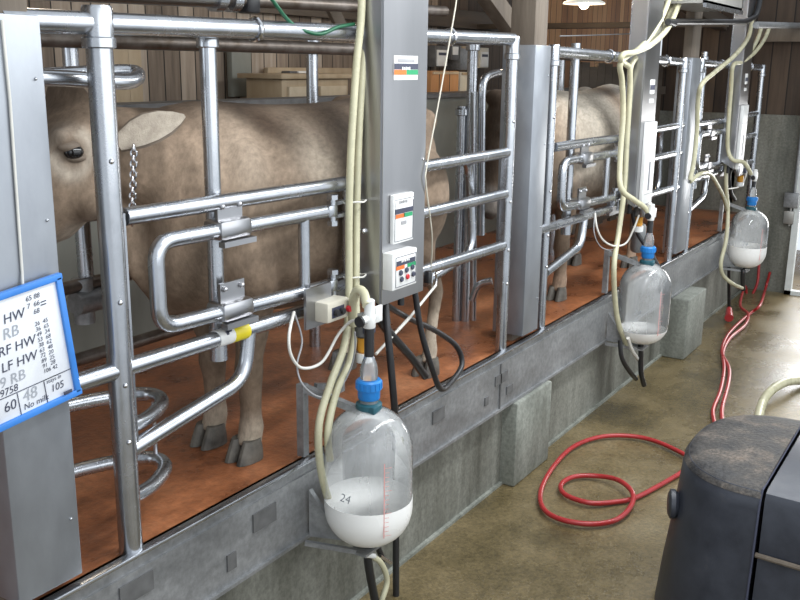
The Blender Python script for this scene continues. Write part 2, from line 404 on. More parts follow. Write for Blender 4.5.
def slide_tube(o):
    x=-.10; y=2.525+o
    t=thing('hanging_tube',(x,y,.57),None,'pipe')
    MB().cyl((x,y,.56),(x,y,1.80),.03,16).build('tube','galv',t)
    MB().lathe([(.036,0),(.040,.004),(.040,.05),(.034,.06)],(x,y,1.70),seg=16).build('collar','galv',t)
    MB().lathe([(.034,0),(.034,.13)],(x,y,.55),seg=16).build('end_sleeve','galv',t)
    return t
def right_panel(o,ye=4.82):
    x=-.04; y=lambda v:v+o
    t=thing('side_railing',(x,y(4.3),0),None,'railing')
    MB().cyl((x,y(3.45),1.172),(x,ye,1.178),.03,14).build('upper_rail','galv',t)
    MB().cyl((x,y(3.45),.948),(x,ye,.945),.03,14).build('middle_rail','galv',t)
    MB().cyl((x,y(3.45),.665),(x,ye,.645),.03,14).build('lower_rail','galv',t)
    xb=-.16
    MB().tube(fillet([(x,y(4.25),1.175),(xb,y(4.60),1.15),(xb,y(4.68),.62),(xb,y(4.15),.54)],.12,8),.027,12).build('bent_tube','galv',t)
    return t
KS=('first cow','second cow','empty far stall')
for make,labs,offs in (
    (left_panel,('long fixed rails and brace in front of the first cow','fixed rails and brace in front of the second cow','fixed rails and brace of the empty far stall'),(0,3.44,6.56)),
    (swing_gate,('small round-cornered swing gate across the first cow','small round-cornered swing gate across the second cow','small round-cornered swing gate on the empty far stall'),(0,3.44,6.56)),
    (slide_tube,('vertical hanging tube clamped to the gate of the first cow','vertical hanging tube clamped to the gate of the second cow','vertical hanging tube on the gate of the far stall'),(0,3.38,6.45))):
    src=make(0); src['label']=labs[0]
    for k in (1,2): copy_tree(src,(0,offs[k],0),labs[k])
a=right_panel(0); a['label']='three-rail panel right of the first control column, by the hindquarters of the first cow'
copy_tree(a,(0,3.42,0),'three-rail panel right of the second control column')
copy_tree(a,(0,6.3,0),'three-rail panel right of the third control column, nearest the end wall')

# tape wrapped on the lower rail
t=thing('rail_tape',(-.04,2.62,.66),'white tape with yellow end wrapped on the lower rail by the first cow','tape')
MB().tube([(-.04,2.445,.659),(-.04,2.525,.658)],.0335,14).build('white_band','white',t)
MB().tube([(-.04,2.525,.658),(-.04,2.61,.657)],.0338,14).build('yellow_band','yellow',t)
MB().box((-.012,2.485,.678),(.004,.012,.03)).box((-.012,2.49,.685),(.004,.03,.008)).build('ink_mark','ink',t)

# hooped leg guard behind the first post
t=thing('leg_guard',(-.2,2.1,0),'pair of hooped tubes at leg height behind the first thick post','guard rail')
for nm,z in (('upper_hoop',.43),('lower_hoop',.17)):
    MB().tube(spline([(-.05,2.0,z+.02),(-.10,2.16,z),(-.18,2.30,z),(-.28,2.33,z),(-.37,2.23,z),(-.44,2.03,z),(-.40,1.87,z),(-.36,1.66,z)],8),.027,12).build(nm,'galv',t)
for yy,xx in ((2.33,-.26),(2.25,-.36)):
    MB().cyl((xx,yy,.18),(xx,yy,.42),.008,8).build('link_rod','galv',t)

# ------------------------------------------------------------------ rear side of the stalls
def rear_rail(y0,y1,z,label,r=.034,x=-.98,m='galvdark'):
    return solo('rear_rail',MB().cyl((x,y0,z),(x,y1,z),r,14),m,(x,(y0+y1)/2,z),label,'rail')
rear_rail(-.5,4.856,1.735,'dark rear top pipe behind the first cow, ending behind the first control column')
rear_rail(6.919,YE-.02,1.74,'dark rear top pipe behind the second cow and the far stall')
for z,w in ((1.0,'upper'),(.70,'middle'),(.37,'lower')):
    rear_rail(1.2,4.4,z,w+' dark rear rail seen under the head of the first cow',.03,-1.0)
def rear_post(x,y,z0,z1,label,r=.034):
    t=thing('rear_post',(x,y,z0),label,'post'); MB().cyl((x,y,z0),(x,y,z1),r,14).build('pole','galv',t)
    MB().lathe([(r+.003,0),(r+.012,.005),(r+.012,.04),(r+.003,.05)],(x,y,z1-.06),seg=14).build('collar','galv',t); return t
rear_post(-1.02,2.674,.58,1.8,'rear hanging tube behind the head of the first cow')
rq=V((-0.985, 2.669, 0.626)); rc=MB().tube([rq-V(0,.09,0),rq+V(0,.09,0)],.052,14).tube([rq+V(-.02,-.03,-.10),rq+V(-.02,-.03,.10)],.045,14)
solo('rear_clamp',rc,'kerb',rq,'grey clamp joining the rear rail and hanging tube beside the whiteboard','clamp')
rear_post(-1.02,4.316,0,1.8,'rear post rising behind the back of the first cow')
rear_post(-.55,5.34,0,1.8,'rear pole left of the middle column, standing on the red deck',.032)
rear_post(-.6,5.312,0,1.403,'short brown topped rear stub post behind the hindquarters of the first cow',.03)
rear_post(-1.0,7.801,0,1.8,'rear post behind the back of the second cow')
# head hoop in front of the second cow
t=thing('head_hoop',(-.5,5.4,0),'arched tube standing in front of the face of the second cow','guard rail')
MB().tube(fillet([(-0.500, 5.437, 0.571),(-0.500, 5.378, 1.577),(-0.560, 5.747, 1.613),(-0.750, 6.493, 1.567)],.12,8),.026,12).build('arch','galv',t)
MB().tube(fillet([(-0.420, 5.210, 0.054),(-0.420, 5.127, 1.497)],.05),.022,10).build('side_tube','galv',t)
MB().tube(fillet([(-0.420, 5.187, 0.192),(-0.385, 5.195, 0.301),(-0.300, 5.222, 0.327)],.08,5),.024,10).build('low_arm','galv',t)
hz=.5*(1.581+1.617)
t=thing('head_guard',(-.25,2.0,hz),'horizontal hooped tube in front of the forehead of the first cow','guard rail')
MB().tube(spline([(-.14,1.62,hz),(-.14,1.9,hz),(-0.150, 2.173, 1.585),(-0.210, 2.297, 1.603),(-0.290, 2.299, 1.615),(-.32,1.9,hz),(-.32,1.62,hz)],8),.026,12).build('hoop','galv',t)
# big stainless milk line above the first cow
t=thing('milk_pipeline',(-.5,2,1.86),'fat steel pipeline with a union and black valve above the first cow','pipe')
P0=V(-.62,1.9,1.885); P1=V(-.62,5.1,1.965)
MB().cyl(P0,P0.lerp(P1,.40),.038,18).build('pipe','stainless',t)
MB().cyl(P0.lerp(P1,.40),P1,.03,16).build('thin_pipe','galvdark',t)
u=MB()
for q in (.385,.415): u.cyl(P0.lerp(P1,q-.008),P0.lerp(P1,q+.008),.054,20)
u.build('union','galv',t)
q=P0.lerp(P1,.45); MB().box(q,(.07,.09,.11),None,.012).box(q+V(0,.02,.07),(.03,.1,.025),None,.006).build('valve','black',t)
MB().box(P0.lerp(P1,.03)+V(.02,0,.015),(.08,.22,.05),None,.015).build('end_boot','black',t)

# ------------------------------------------------------------------ control columns
def lab_mtx(x,y,z):      # text plane facing the pit (+x), reading along +y
    return Matrix.Translation((x,y,z)) @ Matrix(((0,0,1,0),(1,0,0,0),(0,1,0,0),(0,0,0,1)))
def control(y0,y1,xf,d,z0,zt,label,style):
    t=thing('control_column',(xf-d/2,(y0+y1)/2,z0),label,'control column')
    sl=.03
    b=MB(); b.add([(xf-d,y0,z0+.07),(xf,y0,z0),(xf,y1,z0),(xf-d,y1,z0+.07),(xf-d,y0,zt),(xf,y0,zt),(xf,y1,zt),(xf-d,y1,zt)],
        [[0,3,2,1],[4,5,6,7],[0,1,5,4],[1,2,6,5],[2,3,7,6],[3,0,4,7]])
    bm=bmesh.new(); vs=[bm.verts.new(p) for p in b.v]; [bm.faces.new([vs[i] for i in f]) for f in b.f]
    bmesh.ops.bevel(bm,geom=bm.edges[:],offset=.008,segments=2,affect='EDGES'); bb=MB().frombm(bm); bb.build('housing','stainless',t)
    MB().span((xf-d-.012,y0+.02,z0+.1),(xf-d,y1-.02,zt)).build('back_plate','galv',t)
    s=MB(); s.ball((xf-d+.03,y0-.004,z0+.33),.014); s.ball((xf+.002,y1-.03,z0+.62),.005); s.build('side_bolt','chrome',t)
    def plaque(name,yc,zc,w,h,th,kind):
        q=MB().box((xf+th/2,yc,zc),(th,w,h),None,min(.006,th*.3)).build(name,'white',t)
        f=xf+th+.0012
        def strip(n,yy,zz,ww,hh,mm,e=0): MB().box((f+e,yc+yy*w,zc+zz*h),(.0012,ww*w,hh*h)).build(n,mm,q)
        return q,f,strip
    def stroke_row(q,f,yy,zz,mm):
        for i in range(5): MB().box((f+.0016,yy+.014*i,zz+.006),(.0008,.009,.010 if i%2 else .013)).build('print_stroke',mm,q)
    if style=='panels':
        q,f,st=plaque('sticker',3.488,1.638,.19,.10,.003,0)
        st('grey_logo',0,.30,.7,.14,'greyprint'); st('black_band',0,.06,1,.24,'ink'); st('orange_band',-.25,-.18,.5,.2,'orange'); st('green_band',.25,-.18,.5,.2,'greenp')
        stroke_row(q,f,3.456,1.633-.003,'white')
        q,f,st=plaque('display_panel',3.456,0.999,.165,.215,.022,0)
        st('black_band',0,.16,.86,.10,'ink'); st('orange_band',-.2,.06,.43,.08,'orange'); st('green_band',.2,.06,.43,.08,'greenp')
        st('lcd',-.02,-.09,.26,.07,'greyprint',.0004)
        stroke_row(q,f,3.419,1.070-.003,'greyprint')
        st('line_left',-.45,-.05,.012,.8,'ink'); st('line_right',.45,-.05,.012,.8,'ink'); st('line_foot',0,-.45,.9,.008,'ink'); st('line_head',0,.40,.9,.008,'ink')
        q,f,st=plaque('keypad_box',3.418,0.781,.20,.165,.055,0)
        st('black_band',.03,.20,.76,.13,'ink'); st('orange_band',-.2,.08,.34,.1,'orange'); st('green_band',.26,.08,.34,.1,'greenp')
        st('frame_left',-.38,-.03,.012,.8,'ink'); st('frame_right',.45,-.03,.012,.8,'ink'); st('frame_foot',.03,-.43,.84,.012,'ink'); st('frame_head',.03,.37,.84,.012,'ink')
        stroke_row(q,f,3.389,0.822-.006,'white')
        for dy,dz,mm in ((-.2,-.06,'ink'),(.04,-.03,'ink'),(.28,0,'ink'),(-.16,-.24,'ink'),(.08,-.22,'redbutton'),(.32,-.2,'ink')):
            MB().lathe([(.011,0),(.013,.004),(.010,.008)],(f,3.418+dy*.2,0.781+dz*.165),(1,0,0),14).build('button',mm,q)
    else:
        q,f,st=plaque('sticker',y0+.2,z0+.86,.10,.10,.003,0)
        st('black_band',0,-.05,1,.35,'ink'); 
        q,f,st=plaque('lower_sticker',y0+.2,z0+.76,.10,.03,.003,0)
        q,f,st=plaque('flow_indicator',y0+.19,z0+.30,.22,.62,.03,0)
        st('slot',.05,-.13,.12,.34,'greyprint'); st('joint_line',0,.22,1,.008,'greyprint'); st('foot_line',0,-.34,.9,.006,'greyprint'); st('slot_edge',-.04,-.13,.05,.34,'ink')
        MB().box((xf+.02,y0+.2,z0-.03),(.04,.16,.10),None,.01).build('bottom_cap','stainless',t)
    # black cable glands under the housing
    for dy in (.08,.26): MB().cyl((xf-.06,y0+dy,z0+.03),(xf-.06,y0+dy,z0-.05),.016,12).build('cable_gland','black',t)
    return t
control(3.31,3.675,.12,.12,.62,2.6,'wide steel control column with white keypad box, between the first gate and first jar','panels')
control(6.64,6.97,.12,.12,.66,2.6,'steel control column with a tall white flow indicator, above the middle jar','flow')
control(9.53,9.89,.12,.12,.70,2.6,'farthest steel control column, above the jar nearest the end wall','flow')

# ------------------------------------------------------------------ jars
def jar(x,y,label,fill):
    z0=-.345; r=.188
    t=thing('milk_jar',(x,y,z0),label,'jar')
    body=[(.02,0)]
    for k in range(1,9): a=-PI/2+k*PI/16; body.append((r*math.cos(a)**.85, .17+.17*math.sin(a)))
    for k in range(1,8): body.append((r,.17+k*.036))
    zt=.425
    for k in range(1,10):
        a=k*(PI/2-.22)/9; body.append((r*math.cos(a),zt+.19*math.sin(a)))
    body += [(.038,.625),(.038,.66)]
    MB().lathe(body,(x,y,z0),seg=40).build('glass','glass',t)
    ri=r+.0012
    mk=[(.001,-.001)]
    for k in range(1,9):
        a=-PI/2+k*PI/16; h=.17+.171*math.sin(a)
        if h<fill: mk.append((ri*math.cos(a)**.85,h))
    mk.append((ri*math.sqrt(max(0,1-(max(0,.17-fill)/.171)**2))**.85,fill))
    MB().lathe(mk,(x,y,z0),seg=40).build('milk','milk',t)
    # graduation scale printed on the pit side, facing the viewer
    sc=MB(); ang=-math.radians(36)
    dirv=V(math.cos(ang),math.sin(ang),0); per=V(-dirv.y,dirv.x,0)
    ctr=V(x,y,z0)+dirv*(r+.0008)
    rot=Matrix.Rotation(ang,3,'Z')
    sc.box(ctr+V(0,0,.27),(.001,.004,.33),rot)
    for k in range(16): sc.box(ctr+V(0,0,.115+k*.02)+per*(.012 if k%5 else .017),(.001,.018 if k%5 else .03,.0016),rot)
    sc.build('scale','redscale',t)
    tk=MB(); ang2=-math.radians(95); d2=V(math.cos(ang2),math.sin(ang2),0)
    mt=Matrix.Translation(V(x,y,z0+.26)+d2*(r+.0012)) @ Matrix.Rotation(ang2+PI/2,4,'Z') @ Matrix.Rotation(PI/2,4,'X')
    tk.text('24',.055,mt,.3); tk.build('pen_mark','palink',t)
    c=MB().lathe([(.042,.60),(.055,.61),(.055,.63),(.048,.635)],(x,y,z0),seg=28).box((x+.03,y-.02,z0+.615),(.05,.05,.035),None,.006)
    c.build('neck_clamp','teal',t)
    cap=MB().lathe([(.043,.650),(.046,.655),(.047,.69),(.054,.694),(.054,.728),(.048,.735)],(x,y,z0),seg=32)
    for k in range(16):
        a=k*PI/8; cap.box((x+.053*math.cos(a),y+.053*math.sin(a),z0+.712),(.007,.007,.026),Matrix.Rotation(a,3,'Z'))
    cap.build('cap','blue',t)
    MB().lathe([(.036,.738),(.038,.77),(.033,.80),(.022,.83),(.018,.84)],(x,y,z0),seg=24).build('nipple','glass',t)
    MB().lathe([(.022,-.05),(.022,-.0),(.045,.012),(.03,.02)],(x,y,z0),seg=20).build('outlet','black',t)
    return t
JX=.24
J=[(JX,3.045),(JX,6.66),(JX,9.98)]
jar(*J[0],'big glass milk jar with a blue cap, nearest and largest of the three',.212)
jar(*J[1],'middle glass milk jar, with the shallowest milk',.115)
jar(*J[2],'farthest glass milk jar, a third full, hanging near the end wall',.23)

def bracket(x,y,label,plate):
    t=thing('jar_bracket',(-.02,y-.14,.02),label,'bracket')
    yb=y-.10; w=.036
    MB().span((-.05,yb-w/2,.022),(-.05+w,yb+w/2,.345)).build('upright','kerb',t)
    MB().tube([(-.034,yb,.33),(x-.04,y-.01,.245)],.022,4).build('upper_arm','kerb',t)
    if plate: MB().span((.03,y+.03,.27),(.045,y+.10,.46)).tube([(.0,yb+.05,.325),(.04,y+.07,.30)],.018,4).build('hose_plate','kerb',t)
    g=MB().tube([(.02,yb-.06,-.35),(x-.02,y-.06,-.375)],.014,4)
    g.tube([(.02,yb+.06,-.35),(x-.02,y+.05,-.375)],.014,4).box((x-.01,y,-.38),(.09,.14,.012))
    g.build('lower_arm','kerb',t)
    MB().sheet([(.012,yb-.02,-.12),(.012,yb-.02,-.34),(.15,yb+.03,-.34)],(.004,.02,0)).build('gusset','kerb',t)
    return t
bracket(*J[0],'grey steel bracket holding the nearest jar',True)
bracket(*J[1],'grey steel bracket holding the middle jar',False)
bracket(*J[2],'grey steel bracket holding the farthest jar',False)

# ------------------------------------------------------------------ hoses at each place
def hose(name,pts,r,m,label,cat='hose',group=None,n=8):
    P=spline(pts,n); return solo(name,MB().tube(P,r,10),m,P[len(P)//2],label,cat,group)
j=J[0]
hose('cream_hose',[(0.030, 3.291, 1.982),(0.030, 3.284, 1.826),(0.030, 3.249, 1.628),(0.030, 3.213, 1.305),(0.030, 3.198, 1.013),(0.030, 3.198, 0.753),(0.050, 3.162, 0.587),(0.070, 3.097, 0.472),(0.090, 2.977, 0.354),(0.100, 2.886, 0.208),(0.100, 2.897, 0.004),(0.120, 2.952, -0.196),(0.170, 3.007, -0.275),(0.220, 3.072, -0.385)],.0165,'cream','left one of the two cream hoses dropping past the first control column')
hose('cream_hose',[(0.020, 3.467, 2.016),(0.020, 3.408, 1.912),(0.020, 3.335, 1.749),(0.020, 3.293, 1.465),(0.020, 3.271, 1.088),(0.040, 3.236, 0.703),(0.060, 3.208, 0.578),(0.080, 3.135, 0.420),(0.100, 3.012, 0.324),(0.120, 2.921, 0.179),(0.120, 2.933, 0.041)],.0165,'cream','right one of the two cream hoses beside the first control column')
hose('cream_elbow_hose',[(0.100, 3.129, 0.580),(0.120, 3.100, 0.689),(0.160, 3.079, 0.750),(0.200, 3.065, 0.742),(0.240, 3.028, 0.705)],.02,'cream','short arched cream hose entering the white tee over the nearest jar')
def tee(x,y,z,label,by):
    t=thing('white_tee',(x,y,z),label,'fitting')
    MB().lathe([(.023,-.06),(.026,-.055),(.026,-.01),(.022,.0),(.022,.055),(.018,.06)],(x,y,z),seg=18).build('body','white',t)
    MB().cyl((x,y-.06,z-.02),(x,y+.06,z-.015),.016,14).build('cross_pipe','white',t)
    MB().lathe([(.022,0),(.024,.01),(.02,.014)],(x,y-.075,z-.02),(0,1,0),16).build('plug','black',t)
    MB().box((x+.01,y+.05,z-.01),(.012,.05,.07),None,.004).build('lever','white',t)
    MB().cyl((x,y,z-.06),(x,y,by),.021,14).build('rubber_sleeve','black',t)
    return t
tee(JX,3.045,.67,'white plastic tee fitting over the blue cap of the nearest jar',.49)
tee(JX,J[1][1],.64,'white plastic tee fitting over the middle jar',.49)
tee(JX,J[2][1],.61,'white plastic tee fitting over the farthest jar',.49)
hose('black_hose',[(0.060, 3.435, 0.621),(0.100, 3.401, 0.471),(0.120, 3.417, 0.209),(0.100, 3.468, 0.042),(0.090, 3.499, -0.276),(0.090, 3.505, -0.595),(0.090, 3.515, -1.039)],.017,'black','straight black hose from the first control column past the right of the nearest jar')
hose('black_hose',[(0.050, 3.710, 0.602),(0.070, 3.739, 0.410),(0.090, 3.818, 0.200),(0.080, 3.931, 0.056),(0.050, 4.109, 0.048),(0.020, 4.259, 0.090),(0.000, 4.223, 0.197),(-0.020, 4.040, 0.320),(-0.010, 3.748, 0.456),(0.030, 3.490, 0.581)],.015,'black','black hose looping below the first control column')
hose('black_flat_hose',[(0.030, 3.424, 0.534),(0.030, 3.543, 0.421),(0.020, 3.723, 0.274),(0.000, 3.904, 0.117)],.021,'black','short thick black hose slanting behind the straight one')
hose('black_outlet_hose',[(j[0],j[1],-.385),(0.240, 3.043, -0.437),(0.240, 3.075, -0.575),(0.240, 3.125, -0.750)],.019,'black','black outlet hose straight below the nearest jar')
hose('cream_outlet_hose',[(0.180, 3.045, -0.351),(0.220, 3.057, -0.416),(0.260, 3.108, -0.471),(0.270, 3.150, -0.577),(0.270, 3.111, -0.657),(0.250, 3.110, -0.738)],.013,'cream','short cream hose curling under the nearest jar')
t=thing('drain_cock',(0.220, 3.168, -0.483),'small black drain tap below the nearest jar','tap')
MB().cyl((0.220, 3.143, -0.417),(0.220, 3.193, -0.514),.014,12).build('stem','black',t)
MB().cyl((0.235, 3.145, -0.467),(0.235, 3.236, -0.545),.008,10).build('lever','chrome',t)
MB().cyl((0.262, 2.995, -0.384),(0.262, 3.057, -0.418),.012,10).build('white_clip','white',t)
# thin signal cables
hose('white_cable',[(0.000, 2.859, 0.680),(0.040, 2.776, 0.610),(0.050, 2.774, 0.530),(0.050, 2.843, 0.457),(0.070, 2.950, 0.458),(0.090, 3.035, 0.557),(0.140, 3.050, 0.617),(0.200, 3.036, 0.638)],.0065,'wcord','white cable hanging in a loop from the rail to the first tee','cable')
hose('grey_cable',[(0.000, 2.859, 0.680),(0.020, 2.883, 0.560),(0.030, 2.836, 0.468),(0.060, 2.835, 0.389),(0.080, 2.921, 0.316),(0.100, 3.019, 0.321),(0.120, 3.078, 0.397),(0.140, 3.086, 0.487),(0.150, 3.072, 0.571)],.004,'greyprint','thin grey cable sagging lower beside the white cable loop','cable')
solo('white_rod',MB().tube([(0.060, 3.365, 0.384),(0.020, 3.717, 0.472),(0.000, 3.995, 0.575)],.007,8).tube([(0.035, 3.587, 0.440),(0.023, 3.712, 0.474)],.0085,8),'wcord',(0.020, 3.717, 0.472),'thin white cord slanting up from the nearest jar to the lower rail','cord')
solo('hanging_string',MB().tube(spline([(0.130, 3.909, 2.004),(0.130, 3.887, 1.895),(0.130, 3.768, 1.520),(0.130, 3.665, 1.213),(0.130, 3.660, 1.123),(0.100, 3.774, 0.873),(0.050, 3.856, 0.693)],6),.0035,6),'beige',(0.120, 3.786, 1.520),'thin cream string hanging down the right of the first control column','cord')
t=thing('cord_clip',(0.010, 3.957, 0.594),'steel ring clip on the lower rail right of the keypad box','clip')
MB().tube([V((0.000, 3.974, 0.605))+V(0,.025*math.cos(k*PI/6),.04*math.sin(k*PI/6)) for k in range(12)],.006,6,closed=True).build('ring','chrome',t)
MB().box((0.030, 3.863, 0.645),(.03,.035,.06),None,.005).build('latch','black',t)
# beige switch box on the rail end
t=thing('switch_box',(0.020, 3.088, 0.664),'beige switch box with black and red buttons on the end of the first lower rail','switch box')
cb=V((0.060, 3.027, 0.666))
MB().box(cb,(.08,.15,.085),None,.008).build('case','beige',t)
MB().box(cb+V(-.03,-.05,.02),(.012,.17,.17)).build('mount_plate','stainless',t)
for dy,mm in ((-.035,'black'),(.005,'black'),(.05,'redbutton')):
    MB().lathe([(.013,0),(.015,.01),(.012,.018)],cb+V(.041,dy+.01,-.004),(1,0,0),16).build('button',mm,t)
MB().box(cb+V(.040,-.005,-.004),(.002,.085,.045)).build('button_plate','ink',t)
# sediment bowl behind the first tee
def bowl(x,y,z,label):
    t=thing('pulsator',(x,y,z),label,'pulsator')
    MB().lathe([(.03,0),(.042,.01),(.042,.09),(.036,.10)],(x,y,z+.07),seg=20).build('head','patch',t)
    MB().lathe([(.024,0),(.032,.01),(.032,.06),(.036,.07)],(x,y,z),seg=20).build('amber_bowl','amber',t)
    MB().lathe([(.012,-.05),(.04,-.04),(.04,-.0)],(x,y,z),seg=18).build('white_base','white',t)
    MB().box((x+.04,y-.02,z+.12),(.04,.05,.05),None,.008).build('connector','ink',t); return t
bw=V((0.100, 3.211, 0.439)); b1=bowl(bw.x,bw.y,bw.z,'pulsator with amber bowl behind the sleeve of the nearest jar')

# middle place hoses
hose('cream_hose',[(0.140, 7.350, 2.255),(0.140, 7.261, 2.121),(0.140, 7.041, 1.935),(0.130, 6.733, 1.815),(0.110, 6.464, 1.756),(0.090, 6.283, 1.739),(0.070, 6.289, 1.700),(0.040, 6.523, 1.662)],.02,'cream','short curl of cream hose bunched left of the second control column top')
hose('cream_hose',[(0.100, 7.176, 2.278),(0.100, 7.104, 2.099),(0.110, 6.839, 1.914),(0.100, 6.571, 1.784),(0.080, 6.355, 1.721),(0.060, 6.305, 1.661),(0.050, 6.395, 1.555),(0.050, 6.461, 1.330),(0.060, 6.434, 1.021),(0.100, 6.380, 0.832),(0.160, 6.499, 0.740),(0.200, 6.636, 0.670),(0.240, 6.667, 0.597)],.02,'cream','cream hose looping from above and swinging right to the tee of the middle jar')
hose('cream_hose',[(0.080, 7.440, 2.299),(0.080, 7.314, 2.111),(0.080, 7.057, 1.886),(0.060, 6.739, 1.760),(0.040, 6.585, 1.663),(0.030, 6.628, 1.498),(0.030, 6.639, 1.146),(0.040, 6.621, 0.789),(0.060, 6.515, 0.511),(0.100, 6.345, 0.287),(0.100, 6.419, 0.015),(0.120, 6.487, -0.186),(0.160, 6.582, -0.356)],.02,'cream','cream hose passing down behind the left side of the middle jar')
hose('black_outlet_hose',[(J[1][0],J[1][1],-.385),(0.240, 6.677, -0.421),(0.240, 6.716, -0.589),(0.240, 6.818, -0.723)],.02,'black','black outlet hose straight below the middle jar')
hose('black_drain_hose',[(0.160, 6.414, -0.276),(0.180, 6.428, -0.414),(0.200, 6.576, -0.558),(0.200, 6.734, -0.658)],.017,'black','slanting black drain hose lower left of the middle jar')
hose('cream_outlet_hose',[(0.200, 6.470, -0.268),(0.210, 6.553, -0.379),(0.220, 6.737, -0.519)],.014,'wcord','short pale hose end under the middle jar')
hose('black_hose',[(.06,6.78,.62),(.1,6.82,.45),(.2,6.86,.30),(.28,6.92,.12),(.24,6.98,-.02)],.018,'black','black hose curling over the right shoulder of the middle jar')
hose('white_cable',[(0.000, 6.170, 0.672),(0.030, 6.146, 0.574),(0.050, 6.225, 0.480),(0.080, 6.375, 0.418),(0.100, 6.571, 0.412),(0.140, 6.605, 0.522),(0.160, 6.636, 0.615)],.007,'wcord','white cable loop hanging left of the middle jar','cable')
hose('grey_cable',[(0.000, 6.170, 0.672),(0.020, 6.120, 0.548),(0.040, 6.201, 0.440),(0.060, 6.354, 0.390),(0.080, 6.481, 0.401)],.004,'greyprint','thin grey cable sagging below the white loop at the middle jar','cable')
bw=V((0.100, 6.817, 0.504)); bowl(bw.x,bw.y,bw.z,'pulsator with amber bowl over the middle jar')
solo('inflation_canister',MB().lathe([(.04,0),(.055,.02),(.055,.2),(.045,.22)],(0.040, 7.025, 0.266),seg=20),'kerb',(0.040, 7.025, 0.266),'grey canister standing behind the cap of the middle jar','canister')
# far place hoses
hose('cream_hose',[(0.150, 9.591, 2.103),(0.150, 9.501, 1.936),(0.140, 9.106, 1.775),(0.120, 8.540, 1.624),(0.100, 8.233, 1.525),(0.060, 8.300, 1.390),(0.040, 8.426, 1.129),(0.040, 8.414, 0.869),(0.030, 8.379, 0.696)],.02,'cream','cream hose arching over to the right edge of the shiny far column')
hose('cream_hose',[(0.130, 10.492, 2.094),(0.130, 10.322, 1.960),(0.120, 9.985, 1.817),(0.100, 9.573, 1.717),(0.070, 9.364, 1.679),(0.050, 9.459, 1.456),(0.050, 9.491, 1.077),(0.060, 9.525, 0.883),(0.120, 9.510, 0.791),(0.180, 9.672, 0.763),(0.220, 9.733, 0.702),(0.240, 9.800, 0.638)],.02,'cream','cream hose from above running to the tee of the farthest jar')
hose('cream_hose',[(0.100, 10.266, 2.085),(0.100, 10.111, 1.935),(0.090, 9.835, 1.786),(0.060, 9.601, 1.680),(0.020, 9.582, 1.359),(0.020, 9.654, 0.872),(0.040, 9.666, 0.526),(0.060, 9.766, 0.264),(0.100, 9.632, -0.020),(0.100, 9.512, -0.226),(0.120, 9.563, -0.366),(0.200, 9.681, -0.471),(0.240, 9.929, -0.555)],.02,'cream','long cream hose passing behind the farthest jar and curling under it')
hose('cream_hose',[(0.000, 8.495, 0.665),(0.040, 8.654, 0.725),(0.050, 8.966, 0.698),(0.050, 9.308, 0.552),(0.050, 9.593, 0.404),(0.050, 9.767, 0.263)],.019,'cream','short cream hose bending across the gate of the far stall')
hose('black_outlet_hose',[(J[2][0],J[2][1],-.385),(0.240, 9.898, -0.380),(0.240, 9.987, -0.588)],.024,'black','black outlet hose straight below the farthest jar')
hose('black_hose',[(0.100, 9.883, -0.352),(0.080, 10.073, -0.627),(0.060, 10.268, -0.914)],.018,'black','black hose hanging to the floor left of the farthest jar')
hose('black_hose',[(0.050, 9.994, 0.628),(0.060, 9.762, 0.689),(0.040, 9.755, 0.608),(0.030, 9.950, 0.425),(0.050, 10.072, 0.331)],.02,'black','small black hose loop under the farthest control column')
hose('white_cable',[(0.120, 10.115, 0.745),(0.120, 10.139, 0.589),(0.100, 10.009, 0.487),(0.060, 9.680, 0.486)],.008,'wcord','white cable loop over the farthest jar','cable')
bw=V((0.100, 9.991, 0.529)); bowl(bw.x,bw.y,bw.z,'pulsator with amber bowl over the farthest jar')

# cable ties round the first hose pair
for z,w in ((1.085,'upper'),(.76,'lower')):
    y=3.255
    solo('cable_tie',MB().tube([(.02+.045*math.cos(k*PI/8),y+.055*math.sin(k*PI/8),z+.004*math.sin(k)) for k in range(16)],.004,6,closed=True),'wcord',(.02,y,z),w+' white cable tie round the cream hoses by the first gate','cable tie')

# ------------------------------------------------------------------ whiteboard
BY,BZ=1.488,.822
bt=thing('whiteboard',(.02,BY,BZ),'blue-framed whiteboard with handwriting, hanging askew on the left column','whiteboard')
rotb=Matrix.Rotation(math.radians(6.2),4,'X')
Bm=Matrix.Translation((.02,BY,BZ)) @ rotb
def bbx(cy,cz,w,h,x0=0,th=.01): 
    m=MB(); m.box((0,0,0),(th,w,h),None,min(.003,th*.3)); m.v=[Bm @ (v+V(x0,cy,cz)) for v in m.v]; return m
W,H=.53,.37
bbx(0,0,W,H,0,.01).build('panel','board',bt)
for n,a in (('top',(0,H/2,W+.026,.02)),('bottom',(0,-H/2,W+.026,.02)),('left',(-W/2,0,.024,H)),('right',(W/2,0,.02,H))):
    bbx(*a,.004,.02).build('frame_strip','bluepale',bt)
def wr(txt,y,z,size,m='ink',sh=.15,rot=0): 
    mt=Bm @ lab_mtx(.0065,y,z) @ Matrix.Rotation(rot,4,'Z'); return MB().text(txt,size,mt,sh)
w1,w2='ink','palink'
def put(tgt,*a,**k):
    wr(*a,**k).build('writing',tgt,bt)
def pb(px,py):     # board coordinates of a place on it
    return px,py
for txt,y,z,s,tg in [('RF HW',.012,.104,.040,w1),('=',.19,.110,.040,w1),('RB',.055,.060,.046,w2),('9 RF HW',-.0,.016,.040,w1),('60 LF HW',-.02,-.031,.040,w1),('09 RB',-.005,-.074,.044,w2),('9758',.012,-.099,.030,w1),('60',.015,-.148,.042,w1),('48',.080,-.142,.05,w2),('No milk',.078,-.166,.026,w1)]:
    put(tg,txt,y,z,s)
for k,s in enumerate(['65 88','7  66','   68']): put(w1,s,.148,.145-k*.022,.021)
for k,s in enumerate(['26  45','36  65','49  24','53  68','38  62','63  48','72  20','89  25','91  28','106 42']): put(w1,s,.162,.065-k*.0165,.018)
